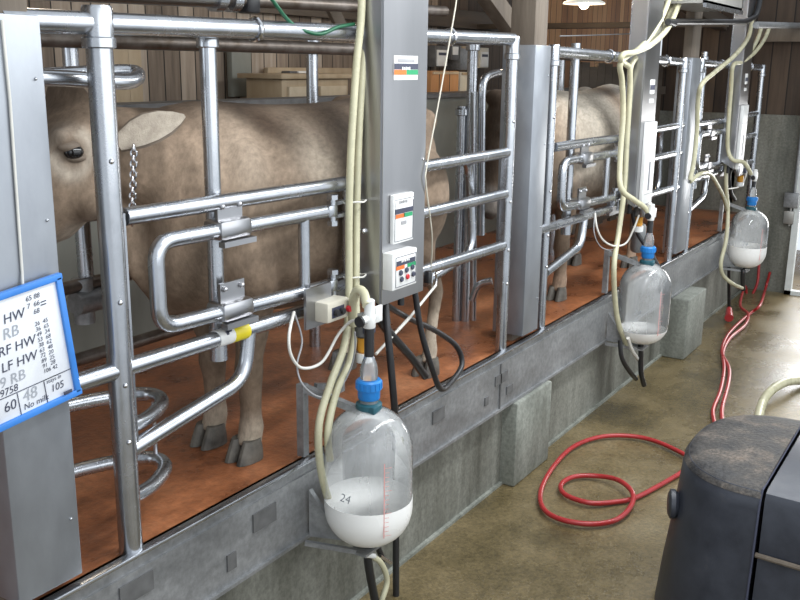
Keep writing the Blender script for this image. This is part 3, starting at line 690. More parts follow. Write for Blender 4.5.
put(w1,'stays in',.165,-.118,.018); put(w1,'105',.175,-.15,.032)
ln=bbx(.07,-.104,.30,.0025,.0065,.001); ln.build('ruled_line','ink',bt)
for yy in (.066,.158):
    ln=bbx(yy,-.142,.0025,.07,.0065,.001); ln.build('ruled_line','ink',bt)
ln=bbx(.205,-.104,.10,.0025,.0065,.001); ln.build('ruled_line','ink',bt)
mg=MB().lathe([(.013,0),(.013,.008),(.009,.012)],Bm @ V(.006,.045,.155),(1,0,0),18); mg.build('magnet','patch',bt)
bbx(.225,-.167,.03,.010,.016,.004).build('maker_tag','ink',bt)
solo('board_string',MB().tube([(0.006, 1.636, 1.754),(0.006, 1.639, 1.544),(0.006, 1.630, 1.065),(0.012, 1.624, 1.020)],.004,8),'wcord',(0.006, 1.634, 1.491),'string holding up the whiteboard on the left column','string')

# ------------------------------------------------------------------ cows
def ring(c,ax,w,d,n=20,p=2.3,side=V(1,0,0),dtop=None):
    """superellipse ring about c, perpendicular to ax; w half width along side, d half depth"""
    c=V(c); ax=V(ax).normalized(); sd=(side-ax*side.dot(ax)).normalized(); up=sd.cross(ax)
    if up.z<0: up=-up
    out=[]
    for k in range(n):
        a=2*PI*k/n; ca,sa=math.cos(a),math.sin(a)
        x=math.copysign(abs(ca)**(2/p),ca)*w; z=math.copysign(abs(sa)**(2/p),sa)*(d if sa<0 or dtop is None else dtop)
        out.append(c+sd*x+up*z)
    return out
def torso_ring(y,w,top,bot,wtop=None,n=24):
    """egg section: narrower along the spine than at the ribs"""
    out=[]; zc=(top+bot)/2-.03; 
    for k in range(n):
        a=2*PI*k/n; ca,sa=math.cos(a),math.sin(a)
        h=(top-zc) if sa>0 else (zc-bot)
        nar=1-.22*max(0,sa)**1.5-.06*max(0,-sa)
        out.append(V(math.copysign(abs(ca)**.85,ca)*w*nar,y,zc+math.copysign(abs(sa)**.92,sa)*h))
    return out
def limb(mb,secs):
    """secs: (x,y,z,half width x,half depth y) from top to bottom"""
    rr=[]
    n=len(secs)
    for i,(x,y,z,w,d) in enumerate(secs):
        a=V(secs[max(i-1,0)][:3]); b=V(secs[min(i+1,n-1)][:3])
        ax=(b-a).normalized(); sd=V(1,0,0); up=sd.cross(ax).normalized()
        rr.append([V(x,y,z)+sd*w*math.cos(2*PI*k/16)+up*d*math.sin(2*PI*k/16) for k in range(16)])
    mb.rings(rr)
def make_cow(loc,label,yaw,pitch,pale,legs,hy,hz):
    root=thing('cow',loc,label,'cow')
    o=V(loc)
    mb=MB()
    T=[(1.70,.07,1.36,1.16),(1.67,.15,1.43,1.02),(1.60,.22,1.475,.86),(1.49,.27,1.50,.74),(1.36,.295,1.525,.64),(1.18,.305,1.505,.60),(.95,.335,1.485,.555),(.70,.355,1.475,.54),
       (.45,.345,1.475,.55),(.22,.31,1.485,.575),(.05,.27,1.50,.60),(-.10,.235,1.505,.62),(-.24,.19,1.49,.66),(-.35,.14,1.46,.74),(-.41,.09,1.42,.84)]
    mb.rings([torso_ring(*t) for t in T])
    # hip and pin bones, shoulder blades
    for sx in (-1,1):
        mb.ball((sx*.20,1.30,1.43),.085,(1,1.3,.8)); mb.ball((sx*.12,1.63,1.36),.07)
        mb.ball((sx*.17,.0,1.10),.13,(.75,1.2,2.0)); mb.ball((sx*.215,1.42,.98),.18,(.72,1.25,1.5))
    # udder
    mb.ball((0,1.28,.60),.17,(1,1.25,.95))
    # neck
    Hc=V(0,-.56,1.34)
    nk=[((0,.05,1.22),.18,.27),((0,-.14,1.24),.15,.25),((0,-.30,1.27),.125,.215),((0,-.44,1.31),.11,.18),((0,-.56,1.35),.095,.15)]
    mb.rings([ring((c[0],c[1]*hy/-.655,c[2]),(0,-1,.18),w,d,24,2.1) for c,w,d in nk])
    # dewlap
    mb.rings([ring(c,(0,-1,.35),w,d,16,2) for c,w,d in [((0,-.10,.72),.05,.10),((0,-.27,.80),.045,.14),((0,-.42,.96),.035,.12),((0,-.54,1.10),.03,.08)]])
    # head, built along its own axis then turned about the poll
    poll=V(0,hy,hz); HS=1.2
    Rh=Matrix.Rotation(yaw,3,'Z') @ Matrix.Rotation(pitch,3,'X')
    hv=lambda x,l,z: poll+Rh @ (V(x,-l,z)*HS)
    hr=[(-.04,.06,.06,.06,.0),(.0,.098,.085,.13,-.02),(.08,.118,.105,.19,-.03),(.17,.122,.105,.225,-.04),(.26,.110,.10,.215,-.045),(.35,.092,.085,.165,-.05),(.43,.080,.072,.115,-.055),(.50,.080,.068,.09,-.06),(.56,.086,.068,.085,-.062),(.61,.078,.058,.07,-.065),(.64,.05,.035,.045,-.07)]
    rings=[]
    for l,w,up,dn,zc in hr:
        R=[]
        for k in range(24):
            a=2*PI*k/24; ca,sa=math.cos(a),math.sin(a)
            R.append(hv(math.copysign(abs(ca)**.85,ca)*w*(1-.25*max(0,-sa)),l,zc+(up if sa>0 else dn)*math.copysign(abs(sa)**.9,sa)))
        rings.append(R)
    mb.rings(rings)
    for sx in (-1,1):
        mb.v and mb.ball(hv(sx*.098,.165,.035),.038)           # brow
        mb.ball(hv(sx*.082,.19,-.17),.07)                        # cheek
        mb.ball(hv(sx*.05,.60,-.035),.03)                        # nostril wing
    mb.ball(hv(0,-.0,.06),.075,(1.1,.8,.8))
    mb.ball(hv(0,.57,-.13),.045,(1.2,1,.7))
    # legs: front x +-.17, rear x +-.2
    for sx,fy,lx in ((1,0,.175),(-1,.04,.07)):
        limb(mb,[(sx*.17,.02,1.05,.08,.16),(sx*.185,.0,.86,.09,.15),(sx*.18,.03,.70,.08,.12),(sx*(.18+lx)/2,fy+.02,.56,.062,.088),(sx*lx,fy+.0,.45,.055,.066),(sx*lx,fy-.008,.38,.062,.066),(sx*lx,fy+.0,.31,.049,.054),(sx*lx,fy+.0,.20,.044,.050),(sx*lx,fy+.0,.13,.054,.060),(sx*lx,fy-.01,.09,.052,.056),(sx*lx,fy-.025,.05,.056,.064)])
    for sx,hl in ((1,.10),(-1,-.10)):
        limb(mb,[(sx*.18,1.42,1.10,.10,.24),(sx*.205,1.40,.88,.10,.19),(sx*.21,1.42,.72,.075,.13),(sx*.21,1.49,.60,.052,.085),(sx*.21,1.545+hl*.5,.51,.042,.066),(sx*.21,1.54+hl,.44,.040,.052),(sx*.21,1.505+hl,.32,.034,.042),(sx*.21,1.47+hl,.20,.035,.042),(sx*.21+.015*(sx>0),1.445+hl,.13,.045,.05),(sx*.21+.02*(sx>0),1.42+hl,.09,.042,.048),(sx*.21+.02*(sx>0),1.395+hl,.05,.05,.058)])
    # tail
    tl=[(0,1.60,1.46),(0,1.68,1.44),(0,1.72,1.32),(-.01,1.715,1.1),(-.03,1.69,.9),(-.04,1.69,.75)]
    mb.tube(spline(tl,5),[.045-.0011*i for i in range(26)],10)
    mb.ball((-.04,1.69,.62),.045,(1,1,3.0))
    for v in mb.v:
        if v.y>.8: v.y=.8+(v.y-.8)*.84
    me=bpy.data.meshes.new('cow_body'); me.from_pydata(mb.v,[],mb.f)
    bm=bmesh.new(); bm.from_mesh(me); bmesh.ops.recalc_face_normals(bm,faces=bm.faces); bm.to_mesh(me); bm.free()
    tmp=bpy.data.objects.new('tmp',me); C.objects.link(tmp)
    r=tmp.modifiers.new('r','REMESH'); r.mode='VOXEL'; r.voxel_size=.0135
    s=tmp.modifiers.new('s','SMOOTH'); s.factor=.5; s.iterations=9
    bpy.context.view_layer.update()
    m2=bpy.data.meshes.new_from_object(tmp.evaluated_get(bpy.context.evaluated_depsgraph_get()))
    bpy.data.objects.remove(tmp); bpy.data.meshes.remove(me)
    for p in m2.polygons: p.use_smooth=True
    m2.materials.clear(); m2.materials.append(M['fur'])
    # hair colouring by place on the body, plus a painted flank highlight
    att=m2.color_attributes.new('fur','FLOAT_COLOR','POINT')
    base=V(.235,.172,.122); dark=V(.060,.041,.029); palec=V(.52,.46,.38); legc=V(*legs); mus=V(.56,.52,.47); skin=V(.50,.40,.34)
    sm=lambda a,b,x: (lambda t: t*t*(3-2*t))(min(1,max(0,(x-a)/(b-a))))
    ep=[hv(sx*.12,.165,-.008) for sx in (-1,1)]
    for i,v in enumerate(m2.vertices):
        p=v.co; c=base.copy()
        nz=noise.noise(p*3.1); nb=noise.noise(p*7+V(3,1,2))
        if (p.y>-.5 if hy<-.6 else (p.y>-.40 or (Rh.transposed()@(p-poll)).y>.05)):
            d=sm(1.36+.05*nz,1.52,p.z)*sm(-.5,-.1,p.y)
            c=c.lerp(dark,.72*d)
            blot=sm(.15,.6,nz+.35*nb+.35*math.exp(-((p.y-.62)/.3)**2)*sm(1.15,1.4,p.z)); c=c.lerp(dark,.35*blot*sm(1.0,1.35,p.z))
            dk=V(.038,.021,.012); gs=lambda y,z,sy,sz,tilt=0: math.exp(-(((p.y-y)*math.cos(tilt)+(p.z-z)*math.sin(tilt))/sy)**2-((-(p.y-y)*math.sin(tilt)+(p.z-z)*math.cos(tilt))/sz)**2)
            wob=.85+.5*nb
            pk=1.15*gs(.17,1.41,.22,.075,-.55)*wob+.6*gs(.0,1.49,.16,.035)*wob+.9*gs(-.30,1.47,.12,.05)*wob+.55*gs(.62,1.30,.12,.22,.3); c=c.lerp(dk,max(0,min(.88,pk)))
            pk=gs(.38,1.22,.13,.14,.5)+.35*gs(-.02,1.25,.12,.2); c=c.lerp(V(.62,.52,.41),min(.75,.8*pk))  # pale highlight on the flank, painted into the hair colour
            st=noise.noise(V(p.y*13,.3,p.z*1.6+p.x*2))
            if p.y<.05: c=c*(1+.55*st*(1-sm(-.1,.1,p.y)))
            bl=noise.noise(V(p.y*5,p.x*4,p.z*4+5)); c=c*(1+.28*bl)
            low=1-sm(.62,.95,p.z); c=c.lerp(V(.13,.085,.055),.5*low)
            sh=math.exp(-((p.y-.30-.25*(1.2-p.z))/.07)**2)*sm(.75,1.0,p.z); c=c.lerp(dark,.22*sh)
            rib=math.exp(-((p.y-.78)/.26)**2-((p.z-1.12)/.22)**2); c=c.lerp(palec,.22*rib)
            if pale: 
                q=sm(.95,1.4,p.y)*sm(.75,1.15,p.z); c=c.lerp(V(.70,.66,.58),.9*q)
                q=sm(-.3,.2,p.y)*(1-sm(.6,1.0,p.y))*sm(.7,1.0,p.z); c=c.lerp(V(.6,.54,.45),.7*q)
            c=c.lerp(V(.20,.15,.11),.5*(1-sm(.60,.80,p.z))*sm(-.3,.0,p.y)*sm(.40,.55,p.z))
            lg=legc if p.y>.8 else base*.95
            c=c.lerp(lg,(1-sm(.30,.56,p.z))*.9); c=c.lerp(legc,.75*(1-sm(.13,.24,p.z)))
            if p.y>1.15 and .45<p.z<.75 and abs(p.x)<.2: c=c.lerp(skin,.7*(1-sm(.6,.75,p.z)))
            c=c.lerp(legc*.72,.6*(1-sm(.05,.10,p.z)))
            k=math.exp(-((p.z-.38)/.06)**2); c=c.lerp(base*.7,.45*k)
            if p.y>1.2: c=c.lerp(palec,.45*sm(1.6,1.78,p.y))
        else:
            q=(Rh.transposed() @ (p-poll))/HS; l=-q.y
            c=base*.98
            c=c.lerp(dark,(.62+.3*nz)*sm(.0,.09,q.z)*(1-sm(.5,.6,l))); c=c.lerp(dark,.55*math.exp(-((l-.36)/.11)**2)*sm(-.12,.02,q.z))
            c=c.lerp(mus,.9*sm(.43,.52,l+ (.08 if q.z<-.1 else 0))); c=c.lerp(V(.06,.05,.045),.85*sm(.585,.62,l)*sm(-.14,-.09,q.z))
            dd=min((p-e).length for e in ep); c=c.lerp(palec,.55*math.exp(-((dd-.075)/.03)**2)*(1 if q.z<.02 else .4)); c=c.lerp(dark,.9*math.exp(-(dd/.05)**2))
            c=c.lerp(palec,.5*(1-sm(-.24,-.16,q.z))*sm(.12,.24,l)); c=c.lerp(dark,.6 if pale else 0)
        mo=1+.10*noise.noise(V(p.x*9,p.y*9,p.z*3.5))+.06*noise.noise(p*30)
        c=c*mo
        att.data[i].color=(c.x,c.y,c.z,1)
    body=bpy.data.objects.new('body',m2); C.objects.link(body); body.parent=root
    sh=lambda b: (setattr(b,'v',[v+o for v in b.v]) or b)
    # hooves: two toes each
    for hx,hy in ((.175,-.035),(-.07,.005),(.23,1.384),(-.21,1.216)):
        h=MB()
        for s in (-1,1):
            q=[]
            for z,w,f,bk in ((.0,.037,.095,.056),(.03,.035,.082,.056),(.06,.032,.066,.054),(.092,.026,.05,.046)):
                q.append([V(hx+s*.033+w*math.cos(2*PI*k/14),hy+(f if math.sin(2*PI*k/14)<0 else bk)*math.sin(2*PI*k/14),z+.002) for k in range(14)])
            h.rings(q)
        sh(h).build('hoof','hoof',root)
    for sx in (-1,1):
        e=hv(sx*.120,.165,-.008)
        sh(MB().ball(e,.028,(.85,1.3,.85))).build('eye','eye',root)
        sh(MB().ball(e+Rh@V(-sx*.008,0,.021),.032,(.8,1.4,.6))).build('upper_eyelid','earout',root)
        sh(MB().ball(e+Rh@V(-sx*.010,0,-.026),.030,(.8,1.4,.5))).build('lower_eyelid','earout',root)
        # ear: leaf-shaped scoop pointing out and back
        a0=hv(sx*.105,-.015,-.065)-V(0,0,.055); d=(V(sx*.50,.80,.50)).normalized() if True else 0
        if abs(yaw)>.1: d=V(sx*.45,.85,.25).normalized()
        nrm=(V(sx*.75,-.55,.35)); nrm=(nrm-d*nrm.dot(d)).normalized(); wv=d.cross(nrm)
        if wv.z<0: wv=-wv
        def ear(off,scale,thick):
            rr=[]
            for t,w in ((0,.030),(.12,.042),(.3,.056),(.5,.060),(.7,.050),(.88,.030),(1,.008)):
                cc=a0+d*(.27*t)-V(0,0,.03)*t*t+nrm*off; L=[]
                for k in range(14):
                    an=2*PI*k/14; ww=w*scale*math.cos(an)
                    L.append(cc+wv*ww+nrm*(thick*math.sin(an)+.35*abs(ww)))
                rr.append(L)
            return MB().rings(rr)
        eo=sh(ear(0,1,.010)).build('ear','earout',root)
        ei=sh(ear(.012,.86,.008)).build('inner_ear','earin',eo)
    return root
M['planks_pale']=noisy('pale door wood',[(.3,(.42,.34,.23)),(.7,(.56,.47,.35))],6,(.5,.7))
M['earout']=noisy('ear hair dark',[(.3,(.12,.088,.064)),(.7,(.19,.145,.105))],20,(.6,.8))
M['earin']=noisy('pale ear hair',[(.3,(.34,.28,.22)),(.7,(.52,.45,.36))],30,(.6,.8),0,(1,1,1),bump=.4)
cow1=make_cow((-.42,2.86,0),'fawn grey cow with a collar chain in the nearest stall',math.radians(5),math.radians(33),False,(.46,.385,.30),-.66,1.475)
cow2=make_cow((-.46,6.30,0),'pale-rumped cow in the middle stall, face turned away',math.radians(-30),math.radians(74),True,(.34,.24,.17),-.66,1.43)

# collar chain hanging at the neck of the first cow
ch=MB()
c0=V((-0.230, 2.280, 1.359)); c1=V((-0.230, 2.252, 1.103)); nl=15
for k in range(nl):
    c=c0.lerp(c1,k/(nl-1)); L=(c1-c0).length/(nl-1)*.74; hz=V(0,0,1); hx=V(1,0,0) if k%2 else V(0,1,0)
    hx=(Matrix.Rotation(.6,3,'Z')@hx)
    ch.tube([c+hz*L*math.sin(2*PI*q/12)+hx*.0105*math.cos(2*PI*q/12) for q in range(12)],.0035,6,closed=True)
solo('collar_chain',ch,'chrome',c0,'twisted steel chain hanging at the neck of the first cow','chain')

# ------------------------------------------------------------------ things behind and above
# wooden cabinet on the ledge behind the first cow
t=thing('wooden_cabinet',(-2.75,6.9,1.3),'pale wooden cabinet standing on the ledge beyond the back of the first cow','cabinet')
ca=V((-2.600, 5.993, 1.382)); cbb=V((-2.600, 6.905, 1.525))
y0,y1=ca.y,cbb.y; zt=((-2.600, 6.202, 1.529))[2]
t.location=(-2.75,(y0+y1)/2,1.2)
MB().span((-3.0,y0,1.2),(-2.62,y1,zt),.01).build('case','cabwood',t)
MB().span((-2.63,y0+.06,1.22),(-2.59,(y0+y1)/2-.02,zt-.06),.006).build('door','planks_pale',t)
MB().span((-2.63,(y0+y1)/2+.02,1.22),(-2.59,y1-.06,zt-.06),.006).build('door','planks_pale',t)
MB().span((-3.05,y0-.05,zt),(-2.58,y1+.05,zt+.04),.006).build('top','cabwood',t)
solo('shelf_slab',MB().span((-3.2,y0-.6,1.12),(-2.22,YE-.5,1.2)),'timber_h',(-2.6,7,1.16),'dark shelf behind the low wall carrying the cabinet and boxes','shelf')
def slab(name,a,b,x,d,m,label,cat,sub=None,zmin=None):
    a,b=V(a),V(b); z0,z1=min(a.z,b.z),max(a.z,b.z)
    if zmin is not None: z0=zmin
    t=thing(name,(x-d/2,(a.y+b.y)/2,z0),label,cat)
    MB().span((x-d,a.y,z0),(x,b.y,z1),.008).build('body',m,t)
    if sub: sub(t,a.y,b.y,z0,z1,x)
    return t
def face(t,y0,y1,z0,z1,x):
    MB().span((x-.002,y0+(y1-y0)*.15,z0+(z1-z0)*.35),(x+.01,y1-(y1-y0)*.15,z1-(z1-z0)*.12)).build('front_label','white',t)
def gauge(t,y0,y1,z0,z1,x):
    MB().span((x-.002,y0+(y1-y0)*.1,z0+(z1-z0)*.05),(x+.012,y1-(y1-y0)*.1,z1-(z1-z0)*.2),.003).build('white_face','white',t)
    MB().span((x+.010,y0+(y1-y0)*.2,z0+(z1-z0)*.55),(x+.016,y1-(y1-y0)*.2,z0+(z1-z0)*.68)).build('dark_window','ink',t)
def knob(t,y0,y1,z0,z1,x):
    MB().span((x-.002,y0+.02,z1-.03),(x+.012,y1-.02,z1-.005)).build('lid','cabwood',t)
slab('wooden_crate',(-2.300, 7.800, 1.360),(-2.300, 8.332, 1.599),-2.3,.4,'planks_lamplit','warm brown wooden crate on the shelf right of the first control column','crate',knob,1.2)
slab('white_bucket',(-2.300, 8.365, 1.368),(-2.300, 8.560, 1.590),-2.3,.3,'beige','pale tub beside the wooden crate on the shelf','tub',knob,1.2)
slab('meter_box',(-3.100, 9.228, 1.633),(-3.100, 9.507, 1.863),-3.1,.2,'patch','small meter box with white face on the back wall right of the control column','meter',gauge)
slab('meter_box',(-3.100, 9.584, 1.711),(-3.100, 9.761, 1.880),-3.1,.2,'patch','narrow dark meter box, second on the back wall','meter',face)
slab('fuse_box',(-3.100, 10.269, 1.626),(-3.100, 10.512, 1.862),-3.1,.2,'beige','pale fuse box on the back wall left of the round post','fuse box',gauge)
slab('grey_cupboard',(-3.120, 9.837, 1.602),(-3.120, 10.015, 1.875),-3.12,.2,'kerb','tall grey cupboard on the back wall between meter and fuse box','cupboard',knob)
# pale board nailed upright on the back wall, and battens
slab('wall_board',(-3.200, 6.054, 1.371),(-3.200, 6.298, 1.807),-3.2,.06,'parapet','pale grey-green upright board on the back wall above the first cow','board')
slab('wall_batten',(-3.200, 6.511, 1.533),(-3.200, 7.783, 1.615),-3.2,.05,'cabwood','horizontal wooden batten on the back wall above the cabinet','batten')
slab('junction_box',(-3.100, 6.692, 1.534),(-3.100, 6.806, 1.586),-3.1,.1,'patch','small dark junction box on the batten above the cabinet','junction box')
slab('junction_box',(-3.100, 6.819, 1.534),(-3.100, 6.937, 1.586),-3.1,.1,'white','small white box beside the dark one on the batten','junction box')
slab('wall_board',(-3.200, 4.761, 1.341),(-3.200, 4.950, 1.852),-3.2,.06,'cabwood','weathered pale board above the ear of the first cow, left of two','board')
slab('wall_board',(-3.200, 4.931, 1.337),(-3.200, 5.069, 1.770),-3.2,.06,'cabwood','weathered pale short board above the ear of the first cow, right of two','board')
# roof timbers
def beam(a,b,w,h,m,label,name='roof_beam'):
    a,b=V(a),V(b); d=(b-a); q=V(0,1,0).rotation_difference(d.normalized()).to_matrix()
    return solo(name,MB().box((a+b)/2,(w,d.length,h),q,.006),m,(a+b)/2,label,'beam')
beam((-0.900, 5.918, 2.280),(-0.750, 6.431, 1.836),.12,.12,'timber','slanting timber brace meeting the post of the middle column','roof_brace')
beam((-1.600, 5.140, 2.180),(-1.300, 5.023, 1.830),.07,.07,'timber_h','thin slanting brace above the back of the first cow','roof_brace')
beam((-3.2,10.3,2.10),(-.25,10.3,2.10),.14,.06,'timber_h','dark crossbeam above the second cow')
beam((-3.25,6.2,2.17),(-3.15,11.3,2.17),.1,.2,'timber_h','long dark wall plate along the far back wall')
beam((-.6,7.4,2.55),(-.6,11.45,2.15),.14,.14,'timber_h','sloping dark rafter over the far stall')
beam((-.34,YE-.12,2.02),(3.0,YE-.12,2.02),.14,.14,'timber','grey beam across the end wall top')
solo('rusty_pipe',MB().cyl((-1.5,8.732,1.74),(-1.5,17.3,1.80),.03,12),'galvdark',(-1.5,12,1.76),'rusty pipe behind the second cow under the roof','pipe')
# galvanised tray hanging over the far places
t=thing('overhead_tray',(.35,7.8,2.0),'wide galvanised tray hanging at the top right with a lit open side','tray')
b=MB(); A=V((0.050, 6.940, 2.262)); B=V((0.050, 8.285, 2.111)); Cc=V((0.620, 7.063, 2.032)); 
ty0,ty1=7.2,8.318; tz=2.115
b.span((-.05,ty0,tz),(.35,ty1,tz+.02)).span((-.05,ty0,tz),(-.03,ty1,tz+.16)).span((.33,ty0,tz),(.35,ty1,tz+.12)).span((-.05,ty1-.02,tz),(.35,ty1,tz+.12))
b.build('trough','duct',t); MB().span((.335,ty0,tz-.03),(.36,ty1,tz)).build('edge_bar','galv',t)
for yy in (7.6,9.0): MB().cyl((.15,yy,tz),(.15,yy,3.0),.008,8).build('hanger','galvdark',t)
solo('black_conduit',MB().tube(fillet([(0.150, 6.997, 1.975),(0.150, 9.322, 2.073),(0.150, 9.780, 2.148),(0.150, 9.881, 2.393)],.12),.025,10).tube(fillet([(0.150, 6.997, 1.975),(0.150, 7.145, 1.967)],.02),.025,10),'black',(0.150, 7.828, 2.010),'black conduit running along under the tray and bending up','conduit')
solo('grey_conduit',MB().tube([(0.300, 9.097, 2.036),(0.300, 13.109, 2.185)],.03,10),'kerb',(0.300, 9.256, 2.042),'straight grey conduit at the top right','conduit')
# white shaded bulb
lp=V((-1.300, 8.987, 2.245))
t=thing('ceiling_lamp',lp,'lit bulb under a white enamel shade above the second cow','lamp')
MB().lathe([(.03,.10),(.06,.08),(.20,.015),(.205,.0),(.198,.0),(.055,.07),(.02,.09)],lp,seg=28).build('shade','shade',t)
MB().ball(lp+V(0,0,-.0),.05).build('bulb','bulb',t)
MB().cyl(lp+V(0,0,.09),lp+V(0,0,.9),.008,8).build('cord','black',t)
# green cable
hose('green_cable',[(-0.020, 2.731, 1.923),(-0.020, 2.807, 1.859),(-0.030, 2.888, 1.809),(-0.020, 2.947, 1.779),(0.000, 3.047, 1.764),(0.000, 3.166, 1.794),(0.000, 3.277, 1.810)],.0075,'green','green cable looping over the top rail of the first stall','cable')
hose('thin_wire',[(-0.300, 6.104, 1.852),(-0.300, 6.843, 1.882),(0.050, 6.871, 1.895)],.004,'kerb','thin wire stretched above the top rail of the second stall','wire')
# pink-orange lit board stub behind the top rail
# conduit box and pipe on the end wall by the door
t=thing('wall_switch',(0.370, 11.450, 0.204),'grey switch box with conduit on the end wall beside the door','switch')
q=V((0.370, 11.450, 0.204))
MB().box(q,(.16,.10,.17),None,.01).build('case','kerb',t); MB().box(q+V(-.01,0,-.20),(.11,.08,.15),None,.01).build('lower_case','duct',t)
MB().cyl(q+V(.02,0,.08),q+V(.02,0,1.2),.02,10).build('conduit','kerb',t); MB().cyl(q+V(0,0,-.05),q+V(0,0,-.3),.015,10).build('pipe','duct',t)
# board partition added behind the far stall to make it look shaded
t=thing('shade_screen',(-1.2,10,0),'dark board partition added at the back of the far empty stall for its shade','screen')
for k in range(13): MB().box((-1.25,8.75+k*.215,.85),(.035,.205,1.66+.05*math.sin(k*2.3))).build('board','timber_h',t)
for z in (.3,1.35): MB().span((-1.24,8.62,z),(-1.18,11.42,z+.09)).build('crossbar','timber_h',t)
# ------------------------------------------------------------------ red hoses on the pit floor
fl=PF+.022
def fz(px): return px
hose('red_hose',[(1.065, 5.878, -0.870),(0.930, 5.901, -0.870),(0.762, 6.025, -0.870),(0.560, 6.120, -0.870),(0.384, 6.110, -0.870),(0.214, 5.973, -0.870),(0.125, 5.697, -0.870),(0.145, 5.313, -0.870),(0.221, 4.955, -0.870),(0.331, 4.739, -0.870),(0.469, 4.665, -0.870),(0.636, 4.704, -0.870),(0.742, 4.834, -0.870),(0.761, 5.035, -0.860),(0.716, 5.180, -0.840),(0.579, 5.317, -0.850),(0.428, 5.339, -0.870),(0.312, 5.243, -0.870),(0.295, 5.090, -0.870),(0.376, 4.976, -0.870),(0.537, 4.956, -0.870),(0.651, 5.072, -0.880),(0.733, 5.192, -0.880),(0.804, 5.458, -0.880),(0.862, 5.731, -0.880),(0.917, 6.077, -0.880)],.0155,'red','red hose lying in loose loops beside the black tank',n=10)
hose('red_hose',[(0.831, 6.666, -0.870),(0.737, 6.973, -0.870),(0.676, 7.422, -0.870),(0.559, 8.022, -0.870),(0.417, 8.560, -0.870),(0.356, 9.072, -0.870),(0.365, 9.648, -0.870),(0.288, 10.123, -0.870),(0.132, 10.436, -0.860),(.02,11.15,-.80),(0.050, 11.230, -0.978),(0.117, 11.300, -0.789),(0.104, 11.350, -0.536)],.0155,'red','red hose running along the pit floor and climbing to the far jar, left run')
hose('red_hose',[(0.911, 6.603, -0.870),(0.794, 7.012, -0.870),(0.687, 7.636, -0.870),(0.581, 8.104, -0.870),(0.409, 8.555, -0.870),(0.314, 9.127, -0.870),(0.295, 9.738, -0.870),(0.304, 10.236, -0.870),(0.362, 10.313, -0.800),(0.204, 11.350, -0.859),(0.224, 11.420, -0.653)],.0155,'red','red hose running along the pit floor and climbing the end wall, right run')
solo('red_nozzle',MB().tube([(0.178, 9.758, -0.850),(0.129, 9.940, -0.800)],[.045,.03],12),'red',(0.161, 9.836, -0.870),'red nozzle standing on the floor under the farthest jar','nozzle')
solo('pale_hose',MB().tube(spline([(1.071, 6.949, -0.870),(1.027, 7.317, -0.850),(1.042, 7.560, -0.820),(1.103, 7.837, -0.820),(1.204, 8.077, -0.860),(1.391, 8.119, -0.870)],8),.035,12),'cream',(1.021, 7.683, -0.860),'thick pale hose curving on the wet floor behind the black tank','hose')

# ------------------------------------------------------------------ black tank
t=thing('black_tank',(1.75,4.5,PF),'big rounded black plastic tank with a dusty lid at the right foreground','tank')
cx,cyy,rx,ry=1.635,4.50,.43,.53; zt=-.10
def plan(s,z,dx=0):
    L=[]
    for k in range(25):
        a=PI/2+PI*k/24
        ca,sa=math.cos(a),math.sin(a)
        L.append(V(cx+dx+math.copysign(abs(ca)**.8,ca)*rx*s, cyy+math.copysign(abs(sa)**.8,sa)*ry*s, z))
    L += [V(cx+dx+.012,cyy-ry*s,z),V(cx+dx+.012,cyy+ry*s,z)]
    return L
MB().rings([plan(1.16,PF),plan(1.12,PF+.2),plan(1.04,PF+.5),plan(1.0,zt-.10),plan(.985,zt-.05),plan(.94,zt-.02)]).build('tank_body','blackplastic',t)
def dome(s): return zt+.005-.02*s*s
MB().rings([plan(.985,zt-.045),plan(.965,zt-.03),plan(.93,zt-.018),plan(.85,zt-.008),plan(.6,zt+.004),plan(.3,zt+.008),plan(.02,zt+.008)]).build('lid','grime',t)
def plan2(s,z): return [V(cx+.03,cyy-ry*s,z),V(cx+.95,cyy-ry*s-.05,z),V(cx+.95,cyy+ry*s,z),V(cx+.03,cyy+ry*s,z)]
MB().rings([plan2(1.0,PF+.5),plan2(.99,zt-.05),plan2(.96,zt-.02),plan2(.90,zt-.01)]).build('side_section','blackplastic',t)
MB().rings([plan2(1.10,PF),plan2(1.01,PF+.5)]).build('lower_section','blackplastic',t)
MB().tube([(cx+.02,cyy-ry*1.02,PF+.5),(cx+.95,cyy-ry*1.02-.05,PF+.5)],.012,8).build('ledge_strip','timber',t)
MB().tube([(cx+.012,cyy+ry*.9,zt-.004),(cx+.012,cyy-ry*.94,zt-.014),(cx+.012,cyy-ry*1.0,zt-.07),(cx+.012,cyy-ry*1.05,PF+.5),(cx+.012,cyy-ry*1.17,PF+.05)],.005,8).build('seam_strip','ink',t)
kp=V(1.235,4.17,-.36)
MB().lathe([(.02,-.04),(.05,-.02),(.07,.0),(.07,.02),(.05,.03)],kp,(-.9,-.35,0),24).build('side_knob','blackplastic',t)

# ------------------------------------------------------------------ light and camera
w=bpy.data.worlds.new('World'); bpy.context.scene.world=w; w.use_nodes=True
nt=w.node_tree; bg=nt.nodes['Background']
bg.inputs[0].default_value=(.86,.93,1,1); bg.inputs[1].default_value=1.0
def area(name,loc,size,power,rot,col=(1,1,1)):
    l=bpy.data.lights.new(name,'AREA'); l.shape='RECTANGLE'; l.size,l.size_y=size; l.energy=power; l.color=col
    o=bpy.data.objects.new(name,l); C.objects.link(o); o.location=loc; o.rotation_euler=rot; return o
area('strip_light',(1.3,3.6,2.75),(.3,3.0),60,(0,math.radians(25),0),(.95,.98,1))
area('strip_light',(1.25,6.6,2.75),(.3,2.4),75,(0,math.radians(25),0),(.95,.98,1))
area('side_fill',(4.6,3.5,2.3),(3.0,10),170,(0,math.radians(80),0),(.95,.98,1))  # unseen fill light added to brighten the sides facing the pit
area('door_daylight',(1.0,YE+1.2,1.0),(1.6,2.4),110,(math.radians(-90),0,0),(1,.98,.95))
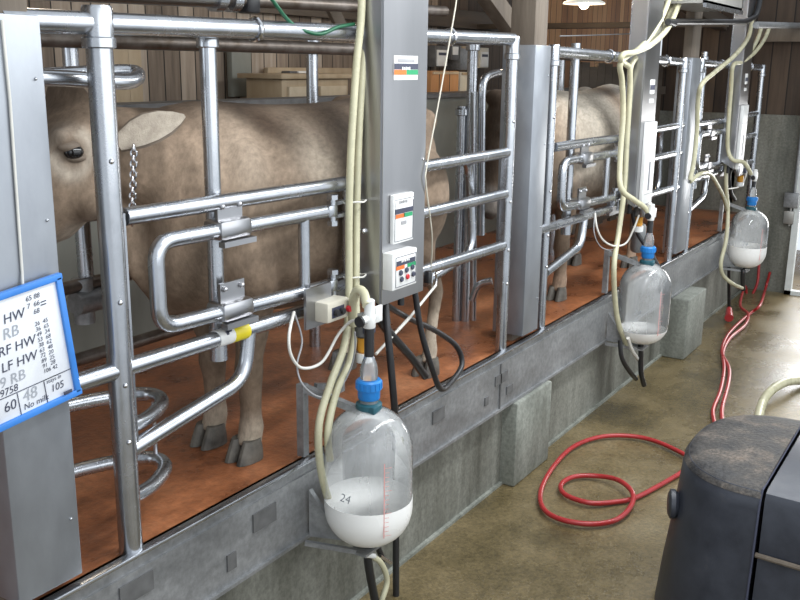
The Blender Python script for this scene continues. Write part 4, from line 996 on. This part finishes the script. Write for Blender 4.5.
area('near_end_light',(-1.6,-3.2,2.0),(1.6,1.4),18,(math.radians(68),0,0),(.85,.93,1))  # cool area light beyond the near end of the stalls
def spot(loc,e,col=(1,.72,.45),r=.06):
    l=bpy.data.lights.new('bulb_and_fill','POINT'); l.energy=e; l.color=col; l.shadow_soft_size=r
    o=bpy.data.objects.new('bulb_and_fill',l); C.objects.link(o); o.location=loc
spot(tuple(lp+V(0,0,-.12)),12); spot((-1.6,9.0,2.4),14); spot((-2.3,6.6,2.5),9,(1,.9,.8)); spot((-1.6,3.0,2.6),18,(1,.85,.65))  # third one is added fill for the meter boxes, no lamp hangs there

GROUPS={'stall_post':'round posts along the pit edge','milk_jar':'glass milk jars along the pit','swing_gate':'small swing gates on the stalls','side_railing':'fixed rails of the stalls','top_rail':'top rails of the stalls','rear_rail':'rear rails of the stalls','rear_post':'rear posts of the stalls','cow':'cows in the stalls','control_column':'steel control columns','support_column':'sheet-clad columns','cream_hose':'cream hoses','black_hose':'black hoses','black_outlet_hose':'black outlet hoses of the jars','cream_outlet_hose':'short pale hoses under the jars','red_hose':'red hoses on the pit floor','white_cable':'white cables at the jars','grey_cable':'thin grey cables at the jars','pulsator':'pulsators over the jars','white_tee':'white tees over the jars','jar_bracket':'jar brackets on the kerb','hanging_tube':'hanging gate tubes','meter_box':'meter boxes on the back wall','wall_board':'loose boards on the back wall','junction_box':'small boxes on the batten','roof_brace':'slanting roof braces','roof_beam':'roof beams','cable_tie':'cable ties on the first hoses'}
for o in list(C.objects):
    st=o.name.split('.')[0]
    if o.parent is None and st in GROUPS: o['group']=GROUPS[st]
cam=bpy.data.cameras.new('Camera'); co=bpy.data.objects.new('Camera',cam); C.objects.link(co)
cam.sensor_width=36; cam.lens=938.21*36/800; cam.clip_end=100
pi_,ya,ro=math.radians(14.0642),math.radians(32.2808),math.radians(.7201)
fw=V(-math.sin(ya)*math.cos(pi_),math.cos(ya)*math.cos(pi_),-math.sin(pi_)); r0=V(math.cos(ya),math.sin(ya),0); u0=r0.cross(fw)
r_=r0*math.cos(ro)+u0*math.sin(ro); u_=-r0*math.sin(ro)+u0*math.cos(ro)
co.matrix_world=Matrix(((r_.x,u_.x,-fw.x,2.31),(r_.y,u_.y,-fw.y,0),(r_.z,u_.z,-fw.z,1.65),(0,0,0,1)))
sc=bpy.context.scene; sc.camera=co
sc.view_settings.view_transform='Standard'; sc.view_settings.look='None'; sc.view_settings.exposure=0
sc.cycles.use_denoising=True
